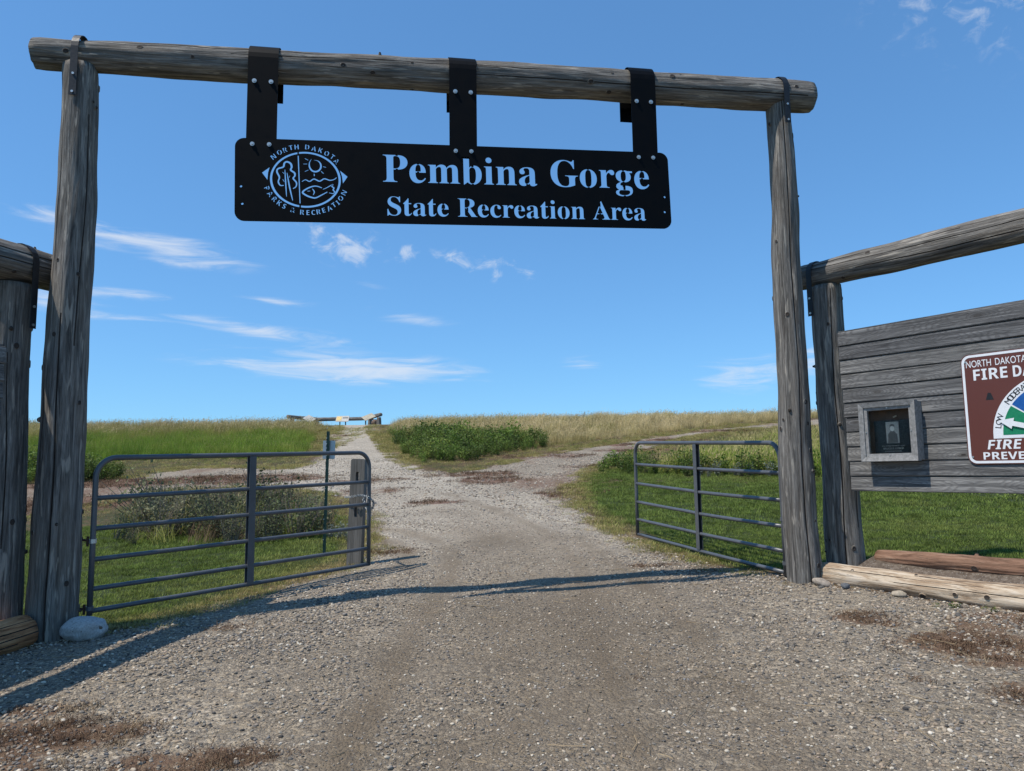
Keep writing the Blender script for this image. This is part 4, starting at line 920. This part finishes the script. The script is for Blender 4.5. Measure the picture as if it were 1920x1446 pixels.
# ------------------------------------------------------------------ scattered ground cover
def scatter(name, label, cat, P, scl, rot, idx, tint, sources, hide=None):
    col = bpy.data.collections.new(name + '_src')
    for i, me in enumerate(sources):
        col.objects.link(bpy.data.objects.new('%s_piece_%02d' % (name, i), me))
    N = len(P); me = bpy.data.meshes.new(name); me.vertices.add(N); me.vertices.foreach_set('co', np.asarray(P, np.float32).ravel())
    scl = np.asarray(scl, np.float32)
    if scl.ndim == 1: scl = np.repeat(scl[:, None], 3, 1)
    a = me.attributes.new('scl', 'FLOAT_VECTOR', 'POINT'); a.data.foreach_set('vector', scl.ravel())
    a = me.attributes.new('rot', 'FLOAT_VECTOR', 'POINT'); a.data.foreach_set('vector', np.asarray(rot, np.float32).ravel())
    a = me.attributes.new('idx', 'INT', 'POINT'); a.data.foreach_set('value', np.asarray(idx, np.int32))
    a = me.attributes.new('tint', 'FLOAT', 'POINT'); a.data.foreach_set('value', np.asarray(tint, np.float32))
    o = bpy.data.objects.new(name, me); COL.objects.link(o); o['kind'] = 'stuff'; o['label'] = label; o['category'] = cat
    ng = bpy.data.node_groups.new(name, 'GeometryNodeTree'); ng.interface.new_socket('Geometry', in_out='INPUT', socket_type='NodeSocketGeometry'); ng.interface.new_socket('Geometry', in_out='OUTPUT', socket_type='NodeSocketGeometry')
    gi = ng.nodes.new('NodeGroupInput'); go = ng.nodes.new('NodeGroupOutput'); ip = ng.nodes.new('GeometryNodeInstanceOnPoints'); ci = ng.nodes.new('GeometryNodeCollectionInfo')
    ci.inputs['Collection'].default_value = col; ci.inputs['Separate Children'].default_value = True; ci.inputs['Reset Children'].default_value = True
    def na(nm, typ):
        n = ng.nodes.new('GeometryNodeInputNamedAttribute'); n.data_type = typ; n.inputs['Name'].default_value = nm; return n.outputs['Attribute']
    ng.links.new(gi.outputs[0], ip.inputs['Points']); ng.links.new(ci.outputs[0], ip.inputs['Instance']); ip.inputs['Pick Instance'].default_value = True
    ng.links.new(na('idx', 'INT'), ip.inputs['Instance Index']); ng.links.new(na('scl', 'FLOAT_VECTOR'), ip.inputs['Scale'])
    ng.links.new(na('rot', 'FLOAT_VECTOR'), ip.inputs['Rotation']); ng.links.new(ip.outputs[0], go.inputs[0])
    md = o.modifiers.new('scatter', 'NODES'); md.node_group = ng
    return o

def tint_mat(name, stops, rough=.9, interp='LINEAR', vary=.25, transl=0.0, spec=.2, noise_scale=60):
    m, t, b = new_mat(name)
    tt = t.attr('tint', 'INSTANCER')
    c = t.ramp(tt, stops, interp)
    rnd = t.node('ShaderNodeObjectInfo').outputs['Random']
    c = t.mix(1.0, c, t.ramp(rnd, [(0, (1 - vary,) * 3), (1, (1 + vary,) * 3)]), blend='MULTIPLY')
    if noise_scale:
        n = t.noise(t.coord(), noise_scale, 3, .6); c = t.mix(1.0, c, t.ramp(n, [(.3, (.8, .8, .8)), (.7, (1.18, 1.18, 1.18))]), blend='MULTIPLY')
    t.put(b.inputs['Base Color'], c); b.inputs['Roughness'].default_value = rough; b.inputs['Specular IOR Level'].default_value = spec
    if transl:
        tr = t.node('ShaderNodeBsdfTranslucent'); t.put(tr.inputs[0], c); mx = t.node('ShaderNodeMixShader'); mx.inputs[0].default_value = transl
        out = [n for n in t.n if n.type == 'OUTPUT_MATERIAL'][0]
        t.l.new(b.outputs[0], mx.inputs[1]); t.l.new(tr.outputs[0], mx.inputs[2]); t.l.new(mx.outputs[0], out.inputs[0])
    return m

# pebbles
PEB = tint_mat('pebble', [(0, (.045, .042, .040)), (.12, (.105, .096, .086)), (.26, (.17, .148, .122)), (.40, (.25, .22, .18)), (.52, (.32, .245, .165)), (.62, (.17, .165, .16)), (.72, (.34, .255, .175)), (.82, (.43, .365, .275)), (.93, (.58, .525, .43)), (1, (.26, .135, .08))], .8, vary=.2, noise_scale=120)
def pebble_mesh(seed):
    bm = bmesh.new(); bmesh.ops.create_icosphere(bm, subdivisions=2 if seed % 3 else 1, radius=1.0); s = (1.0, random.uniform(.62, .9), random.uniform(.42, .68))
    for v in bm.verts:
        d = v.co.normalized(); k = 1 + .28 * mnoise.noise(d * 1.2 + Vector((seed * 3.1, 0, seed)))
        v.co = Vector((d.x * s[0], d.y * s[1], d.z * s[2])) * k
    me = bm_mesh(bm, 'pebble', seed % 3 != 0); me.materials.append(PEB); return me
pebs = [pebble_mesh(i) for i in range(7)]
def rand_in(x0, x1, y0, y1, n): return rng.uniform(x0, x1, n), rng.uniform(y0, y1, n)
PX, PY, PS = [], [], []
for (y0, y1, x0, x1, dens, smin, smax) in ((2.2, 4.2, -3.6, 3.8, 2600, .0045, .0175), (4.2, 6.5, -4.6, 4.6, 2100, .005, .0185), (6.5, 9.5, -4.0, 4.6, 1300, .0065, .020), (9.5, 15, -4.0, 2.2, 480, .009, .023), (15, 30, -10, 4, 90, .014, .034)):
    n = int((x1 - x0) * (y1 - y0) * dens); x, y = rand_in(x0, x1, y0, y1, n)
    g = sdist(GRAVEL, x, y); w_ = worn_at(x, y)
    keepm = (g > -.05) & (rng.random(n) < (1 - .72 * w_) * np.clip(fbm(x, y, 1.3, 31) * 2.6 - .55, .12, 1))
    x, y, w_ = x[keepm], y[keepm], w_[keepm]; s = smin + (smax - smin) * rng.random(len(x)) ** 2.6; s *= (1 - .45 * w_)
    bigm = rng.random(len(x)) < .012; s = np.where(bigm, s * 1.6, s)
    PX.append(x); PY.append(y); PS.append(s)
PX, PY, PS = map(np.concatenate, (PX, PY, PS)); N = len(PX)
PZ = ter(PX, PY) + np.clip(sdist(GRAVEL, PX, PY) / .3 + .5, 0, 1) * (fbm(PX, PY, 1.1, 21) - .5) * .02 + PS * .22
rot = np.stack([rng.normal(0, .25, N), rng.normal(0, .25, N), rng.uniform(0, 6.28, N)], 1)
scatter('gravel_stones', 'loose mixed grey and tan gravel stones spread over the drive', 'gravel', np.stack([PX, PY, PZ], 1), PS, rot, rng.integers(0, 7, N), np.clip(rng.beta(1.6, 1.6, N) + np.interp(PY, [7, 13], [0, .14]), 0, .97), pebs)

# grasses
def blade(bm, base, ang, h, w, lean, seg=3, mi=0, curl=1.6):
    dx, dy = math.cos(ang), math.sin(ang); sx, sy = -dy, dx; prev = None
    for k in range(seg + 1):
        f = k / seg; o = lean * f ** curl; z = h * f * (1 - .18 * lean / max(h, .01) * f); c = Vector((base[0] + dx * o, base[1] + dy * o, base[2] + z)); ww = w * (1 - f) ** .7 / 2
        cur = (bm.verts.new(c),) if k == seg else (bm.verts.new(c + Vector((sx, sy, 0)) * ww), bm.verts.new(c - Vector((sx, sy, 0)) * ww))
        if prev: 
            f_ = bm.faces.new((prev[0], prev[1], cur[0])) if len(cur) == 1 else bm.faces.new((prev[0], prev[1], cur[1], cur[0])); f_.material_index = mi
        prev = cur
    return c
def clump(seed, n, rad, h, w, lean, mats, seg=3, head=0, headlen=.08, headw=.012, wind=0.0):
    rn = random.Random(seed); bm = bmesh.new()
    for i in range(n):
        a = rn.uniform(0, 6.28); q = rad * math.sqrt(rn.random()); base = (math.cos(a) * q, math.sin(a) * q, -.02)
        hh_ = h * rn.uniform(.55, 1.1); ba = rn.uniform(0, 6.28) if rn.random() > wind else rn.gauss(.2, .5)
        ln = lean * rn.uniform(.2, 1.2) * hh_
        tip = blade(bm, base, ba, hh_, w * rn.uniform(.7, 1.2), ln, seg)
        if head and rn.random() < head:
            d = Vector((math.cos(ba) * .55, math.sin(ba) * .55, .9)).normalized(); s1 = d.orthogonal().normalized(); s2 = d.cross(s1); b0 = tip - d * headlen * .35; hl = headlen * rn.uniform(.7, 1.3)
            va = bm.verts.new(b0); vb = bm.verts.new(b0 + d * hl); md = [bm.verts.new(b0 + d * hl * .4 + (s1 * math.cos(q_) + s2 * math.sin(q_)) * headw / 2) for q_ in (0, 2.09, 4.19)]
            for k in range(3):
                for f_ in (bm.faces.new((va, md[(k + 1) % 3], md[k])), bm.faces.new((vb, md[k], md[(k + 1) % 3]))): f_.material_index = 1
    me = bm_mesh(bm, 'clump')
    for m_ in mats: me.materials.append(m_)
    return me
GR_ = [(0, (.10, .185, .02)), (.3, (.19, .28, .036)), (.55, (.27, .29, .06)), (.75, (.32, .27, .10)), (1, (.50, .40, .20))]
LAWNM = tint_mat('lawn_blade', [(0, (.080, .122, .020)), (.4, (.165, .215, .046)), (.7, (.28, .27, .08)), (1, (.42, .32, .15))], .7, vary=.55, transl=.35, noise_scale=0)
FLDM = tint_mat('field_blade', GR_, .8, vary=.3, transl=.3, noise_scale=0)
HEADM = tint_mat('seed_head', [(0, (.20, .22, .06)), (.4, (.32, .28, .11)), (1, (.55, .44, .25))], .9, vary=.25, transl=.25, noise_scale=0)
lawn_src = [clump(i, 34, .095, .06, .0085, .75, [LAWNM], 2) for i in range(6)]
green_src = [clump(30 + i, 52, .30, .60, .013, .38, [FLDM, HEADM], 3, .14, .10, .012, .5) for i in range(5)]
field_src = [clump(20 + i, 46, .30, .62, .011, .42, [FLDM, HEADM], 3, .30, .10, .014, .5) for i in range(5)]
far_src = [clump(40 + i, 40, .42, .60, .020, .38, [FLDM, HEADM], 3, .45, .13, .024, .6) for i in range(4)]

def region_points(poly, n_per_m2, lim, extra=None):
    x0, x1, y0, y1 = lim; n = int((x1 - x0) * (y1 - y0) * n_per_m2); x, y = rand_in(x0, x1, y0, y1, n)
    s = sdist(poly, x, y); return x, y, s
def zrot(n, tilt=.12): return np.stack([rng.normal(0, tilt, n), rng.normal(0, tilt, n), rng.uniform(0, 6.28, n)], 1)
# lawns
AX, AY, AT, AS = [], [], [], []
for poly, lims in ((LAWN_R, ((2, 9, 6, 12, 150), (1, 9, 12, 23, 70), (9, 24, 4, 20, 10), (2, 6, 21, 30, 40))), (LAWN_L, ((-7, -2, 6.5, 11, 150), (-10, -2, 11, 15, 70), (-24, -10, 5, 18, 8), (-10, -7, 4, 11, 30)))):
    for (x0, x1, y0, y1, dn) in lims:
        x, y, s = region_points(poly, dn, (x0, x1, y0, y1)); k = s + (fbm(x, y, 2.2, 41) - .5) * .5 > -.06; x, y, s = x[k], y[k], s[k]
        sg = -sdist(GRAVEL, x, y)
        tt = np.clip(.12 + .5 * fbm(x, y, .7, 43) * .8 + np.clip(1 - sg / .5, 0, 1) * .75 * (rng.random(len(x)) * .6 + .5), 0, 1)
        if poly is LAWN_L: tt = np.clip(tt + np.clip((x + 4.5) / 2.2, 0, 1) * .28 * fbm(x, y, 1.2, 44) * 1.4, 0, 1)
        AX.append(x); AY.append(y); AT.append(tt); AS.append(rng.uniform(.7, 1.25, len(x)) * (1.0 if dn > 100 else 1.5 if dn > 35 else 3.0))
AX, AY, AT, AS = map(np.concatenate, (AX, AY, AT, AS)); N = len(AX)
right = AX > 0
def lawn(name, label, m):
    scatter(name, label, 'grass', np.stack([AX[m], AY[m], ter(AX[m], AY[m])], 1), np.stack([AS[m], AS[m], np.minimum(AS[m], 1.5)], 1), zrot(m.sum(), .06), rng.integers(0, 6, m.sum()), AT[m], lawn_src)
lawn('mown_lawn', 'short mown green lawn right of the drive behind the open gate', right)
lawn('mown_lawn', 'short mown lawn behind the left gate and posts', ~right)

# tall fields
def field(name, label, parts):
    X, Y, T, S, I = [], [], [], [], []
    for (poly, dens, lim, tintf, sc) in parts:
        x, y, s = region_points(poly, dens, lim); k = s + (fbm(x, y, .9, 51) - .5) * 1.0 > 0; x, y, s = x[k], y[k], s[k]
        X.append(x); Y.append(y); T.append(np.clip(tintf(x, y) + rng.normal(0, .07, len(x)), 0, 1)); S.append(sc * rng.uniform(.7, 1.2, len(x)) * np.clip(.62 + s * .5, .62, 1) * (.75 + .5 * fbm(x, y, .5, 53)))
    X, Y, T, S = map(np.concatenate, (X, Y, T, S)); n = len(X)
    return X, Y, T, S, n
def sc_field(name, label, parts, src):
    X, Y, T, S, n = field(name, label, parts)
    scatter(name, label, 'grass', np.stack([X, Y, ter(X, Y)], 1), S, zrot(n, .1) * np.array([1, 1, .12]) , rng.integers(0, len(src), n), T, src)
sc_field('tall_grass', 'fresh green tall grass left of the drive below the crest', [(FIELD_L, 11, (-30, -8, 27, 46), lambda x, y: .02 + .62 * fbm(x, y, .45, 61) + np.clip((y - 40) / 6, 0, 1) * .40, .82)], green_src)
sc_field('tall_grass', 'dry tan grass along the left skyline and far left field',
         [(FIELD_L, 3.2, (-55, -10, 43, 62), lambda x, y: .70 + .3 * (fbm(x, y, .3, 62) - .2), .95), (FIELD_L, 1.5, (-80, -30, 28, 62), lambda x, y: .6 + .4 * (fbm(x, y, .2, 63) - .3), 1.1)], field_src + far_src)
sc_field('tall_grass', 'dry tan grass field on the rise right of the drive',
         [(FIELD_R, 5.0, (-9, 24, 33, 56), lambda x, y: .70 + .5 * (fbm(x, y, .3, 65) - .15), .82), (FIELD_R, 1.6, (-9, 80, 50, 70), lambda x, y: .70 + .3 * (fbm(x, y, .2, 66) - .2), 1.0)], field_src + far_src)
sc_field('tall_grass', 'tall mixed green and tan grass behind the right gate',
         [(TALL_R, 9, (3, 16, 18, 34), lambda x, y: .25 + .9 * (fbm(x, y, .4, 68) - .25), 1.0), (TALL_R, 3.5, (5, 34, 26, 48), lambda x, y: .40 + .6 * (fbm(x, y, .25, 69) - .3), 1.05), (TALL_R, 1.5, (16, 60, 15, 48), lambda x, y: .5 + .5 * (fbm(x, y, .25, 70) - .3), 1.1)], field_src + far_src)

# leafy plants
def leafy(seed, n, rad, h, lw, mats, stems=10, droop=.3):
    rn = random.Random(seed); bm = bmesh.new()
    for i in range(stems):
        a = rn.uniform(0, 6.28); q = rad * rn.random() * .9; top = Vector((math.cos(a) * q * 1.1, math.sin(a) * q * 1.1, h * rn.uniform(.6, 1.05))); bs = Vector((math.cos(a) * q * .35, math.sin(a) * q * .35, -.02))
        tube(bm, [bs, (bs + top) / 2 + Vector((rn.uniform(-.03, .03), rn.uniform(-.03, .03), 0)), top], [.006, .004, .002], 3, False)
        for k in range(n // stems):
            f = rn.uniform(.15, 1.0); p = bs.lerp(top, f) + Vector((rn.gauss(0, .05), rn.gauss(0, .05), rn.gauss(0, .03))) * (rad / .3)
            d = Vector((rn.gauss(0, 1), rn.gauss(0, 1), rn.uniform(-.2, .8))).normalized(); sd = d.cross(Vector((rn.gauss(0, 1), rn.gauss(0, 1), rn.gauss(0, 1)))).normalized(); l_ = lw * rn.uniform(.7, 1.5)
            v = [bm.verts.new(p), bm.verts.new(p + d * l_ * .5 + sd * l_ * .28), bm.verts.new(p + d * l_), bm.verts.new(p + d * l_ * .5 - sd * l_ * .28)]
            fc = bm.faces.new(v); fc.material_index = 1
    me = bm_mesh(bm, 'leafy')
    for m_ in mats: me.materials.append(m_)
    return me
STEM = tint_mat('stem', [(0, (.05, .045, .025)), (1, (.14, .11, .08))], noise_scale=0)
LEAF = tint_mat('shrub_leaf', [(0, (.055, .10, .014)), (.5, (.135, .195, .03)), (.8, (.23, .25, .05)), (1, (.30, .25, .08))], .6, vary=.5, transl=.3, noise_scale=0, spec=.3)
SAGE = tint_mat('sage_leaf', [(0, (.13, .155, .12)), (1, (.24, .26, .22))], .8, vary=.25, transl=.2, noise_scale=0)
DRYM = tint_mat('dry_weed', [(0, (.075, .042, .026)), (.5, (.16, .10, .062)), (1, (.34, .26, .155))], .95, vary=.35, transl=.1, noise_scale=0)
SCRUB = tint_mat('scrub_leaf', [(0, (.065, .085, .035)), (.5, (.13, .145, .065)), (1, (.22, .20, .12))], .8, vary=.4, transl=.25, noise_scale=0)
TWIG = tint_mat('scrub_twig', [(0, (.10, .085, .065)), (1, (.22, .19, .15))], noise_scale=0)
scrub_src = [leafy(200 + i, 340, .34, .58, .038, [TWIG, SCRUB], 26) for i in range(4)]
shrub_src = [leafy(100 + i, 260, .45, .85, .075, [STEM, LEAF], 13) for i in range(5)]
sage_src = [leafy(120 + i, 160, .25, .5, .05, [STEM, SAGE], 10) for i in range(3)]
herb_src = [leafy(130 + i, 150, .25, .5, .065, [STEM, LEAF], 9) for i in range(4)]
dead_src = [clump(140 + i, 46, .22, .5, .006, .8, [DRYM], 3) for i in range(4)]
def patch(name, label, cat, poly, dens, lim, src, sc, tint, edge=.3, tilt=.12, ragged=.8):
    x, y, s = region_points(poly, dens, lim); k = s + (fbm(x, y, 1.0, 71) - .5) * ragged > 0; x, y, s = x[k], y[k], s[k]; n = len(x)
    S = sc * rng.uniform(.6, 1.15, n) * np.clip(.55 + s * edge, .55, 1.05) * np.where(rng.random(n) < .12, 1.35, 1.0)
    scatter(name, label, cat, np.stack([x, y, ter(x, y)], 1), S, zrot(n, tilt), rng.integers(0, len(src), n), np.clip(tint(x, y) + rng.normal(0, .12, n), 0, 1), src)
patch('low_shrubs', 'dense patch of low green shrubs at the fork of the drive', 'shrubs', SHRUB, 5.0, (-7.5, 1.5, 27, 43), shrub_src, .95, lambda x, y: .25 + .7 * (fbm(x, y, .7, 72) - .25))
patch('weed_clump', 'straggly grey-green weed clump behind the left gate', 'weeds', WEEDS, 15, (-8, -2.5, 11, 15.5), scrub_src + dead_src[:2] + [clump(150 + i, 40, .2, .5, .011, .6, [FLDM, HEADM], 3, .1) for i in range(2)], 1.2, lambda x, y: .2 + .7 * fbm(x, y, 1.1, 73), .8, .3)
GL_P = [(-21, 24.5), (-15.2, 22.4), (-12.4, 22.9), (-12.3, 24.0), (-14.0, 26.6), (-21, 28.5)]
patch('low_shrubs', 'green leafy bushes right beside the left gateway post', 'shrubs', GL_P, 7.0, (-21, -11, 21, 28.5), shrub_src, .95, lambda x, y: .3 + .5 * (fbm(x, y, .7, 74) - .25))
RG_P = [(2.7, 21.9), (3.8, 21.3), (6.0, 20.0), (9.5, 18.9), (10, 19.6), (6.2, 21.4), (4.2, 23.2), (3.4, 25.8), (2.6, 23.5)]
patch('low_shrubs', 'dark leafy bushes along the lawn edge behind the right gate', 'shrubs', RG_P, 8, (2.5, 10, 18.5, 26), herb_src + shrub_src[:2], 1.15, lambda x, y: .2 + .4 * fbm(x, y, .7, 75))
patch('sagebrush', 'silvery sagebrush along the lawn edge behind the right gate', 'sagebrush', [(5.0, 20.3), (6.6, 19.6), (9.8, 18.3), (10, 19.0), (6.8, 20.4), (5.2, 21)], 6, (4.8, 10, 18, 21.2), sage_src, 1.2, lambda x, y: .5 + 0 * x)
patch('sagebrush', 'pale sage tuft beside the slotted post and steel stake', 'sagebrush', [(-3.1, 11.0), (-2.45, 10.9), (-2.4, 11.6), (-3.0, 11.9)], 14, (-3.2, -2.3, 10.8, 12), sage_src, .8, lambda x, y: .6 + 0 * x, .3, .12, .1)
patch('grass_tuft', 'small bright green tuft of weeds in front of the pale log', 'weeds', [(3.42, 6.52), (3.72, 6.55), (4.0, 6.18), (3.75, 6.08)], 60, (3.3, 4.1, 6, 6.7), [clump(160 + i, 26, .07, .10, .010, .9, [FLDM], 3) for i in range(3)] + [leafy(165, 40, .08, .10, .03, [STEM, LEAF], 6)], .9, lambda x, y: .15 + 0 * x, 2.0, .12, .05)
# dry weeds lying on the gravel
x, y = rand_in(-4, 5, 3.2, 13, 30000); p_m = patch_mask(x, y) * (sdist(GRAVEL, x, y) > -.3); k = rng.random(len(x)) < p_m * np.clip(fbm(x, y, 3.5, 81) * 3.2 - 1.0, 0, 1) * .9
x2, y2 = rand_in(-20, 16, 13, 46, 60000); p2 = patch_mask(x2, y2); k2 = rng.random(len(x2)) < p2 * np.clip(fbm(x2, y2, 1.2, 82) * 2.8 - .6, 0, 1) * .8
X = np.concatenate([x[k], x2[k2]]); Y = np.concatenate([y[k], y2[k2]]); n = len(X)
S = np.concatenate([rng.uniform(.5, 1.1, k.sum()), rng.uniform(1.2, 2.4, k2.sum())])
mat_src = [clump(170 + i, 44, .10, .055, .0055, 1.9, [DRYM], 3) for i in range(4)]
scatter('dried_weeds', 'dried red-brown weeds matted on the gravel', 'weeds', np.stack([X, Y, ter(X, Y) + .004], 1), S, zrot(n, .15), rng.integers(0, 4, n), rng.beta(1.6, 2.6, n), mat_src)
def straws(seed, n):
    rn = random.Random(seed); bm = bmesh.new()
    for i in range(n):
        a = rn.uniform(0, 6.28); p = Vector((rn.uniform(-.12, .12), rn.uniform(-.12, .12), .006)); d = Vector((math.cos(a), math.sin(a), rn.uniform(-.02, .08))); l_ = rn.uniform(.05, .16); k_ = Vector((-d.y, d.x, 0)) * rn.uniform(-.02, .02)
        tube(bm, [p, p + d * l_ * .5 + k_, p + d * l_], .0016, 3, False)
    me = bm_mesh(bm, 'straw'); me.materials.append(DRYM); return me
sx_, sy_ = rand_in(-3.5, 3.8, 2.4, 9, 420); kk = sdist(GRAVEL, sx_, sy_) > 0; sx_, sy_ = sx_[kk], sy_[kk]; n = len(sx_)
scatter('loose_straw', 'loose dry straws and stalks lying on the gravel', 'straw', np.stack([sx_, sy_, ter(sx_, sy_) + .008], 1), rng.uniform(.7, 1.3, n), zrot(n, .03), rng.integers(0, 4, n), rng.uniform(.75, 1, n), [straws(300 + i, 1 + i % 3) for i in range(4)])
# straw-coloured grass along the edges of the drive
x, y = rand_in(-14, 16, 6, 50, 120000); sg = sdist(GRAVEL, x, y); k = (np.abs(sg + .12) < (.16 + .012 * y)) & (fbm(x, y, 1.1, 91) > .44) & ~((x > 2.6) & (y < 8.2)); x, y, sg = x[k], y[k], sg[k]
x, y = np.concatenate([x, rng.uniform(-11.4, -8.2, 900)]), np.concatenate([y, rng.uniform(30, 47, 900)]); n = len(x)
vx, vy = rand_in(-24, 18, 15, 48, 26000); vk = (sdist(GRAVEL, vx, vy) < -.1) & (sdist(LAWN_L, vx, vy) < 0) & (sdist(LAWN_R, vx, vy) < 0) & (fbm(vx, vy, .8, 93) > .36); x, y = np.concatenate([x, vx[vk]]), np.concatenate([y, vy[vk]])
cx_, cy_ = rand_in(-4.2, 4.2, 6.4, 20, 60000); cg = sdist(GRAVEL, cx_, cy_); cl_ = np.maximum(sdist(LAWN_L, cx_, cy_), sdist(LAWN_R, cx_, cy_)); ck = (cg > -.1) & (cl_ > -.65) & (rng.random(len(cx_)) < .5 * np.exp(-np.maximum(cg, 0) / .16)) & (fbm(cx_, cy_, 2.4, 95) > .5); x, y = np.concatenate([x, cx_[ck]]), np.concatenate([y, cy_[ck]])
edge_src = [clump(180 + i, 34, .12, .07, .006, 1.1, [LAWNM], 3) for i in range(4)]
kk = (sdist(FIELD_L, x, y) < .1); x, y = x[kk], y[kk]; n = len(x)
scatter('dry_verge_grass', 'dry straw-coloured grass along the edges of the drive', 'grass', np.stack([x, y, ter(x, y)], 1), np.clip(.6 + y * .035, .6, 1.9) * rng.uniform(.6, 1.1, n), zrot(n, .15), rng.integers(0, 4, n), np.clip(rng.normal(.80, .16, n), .3, 1), edge_src)
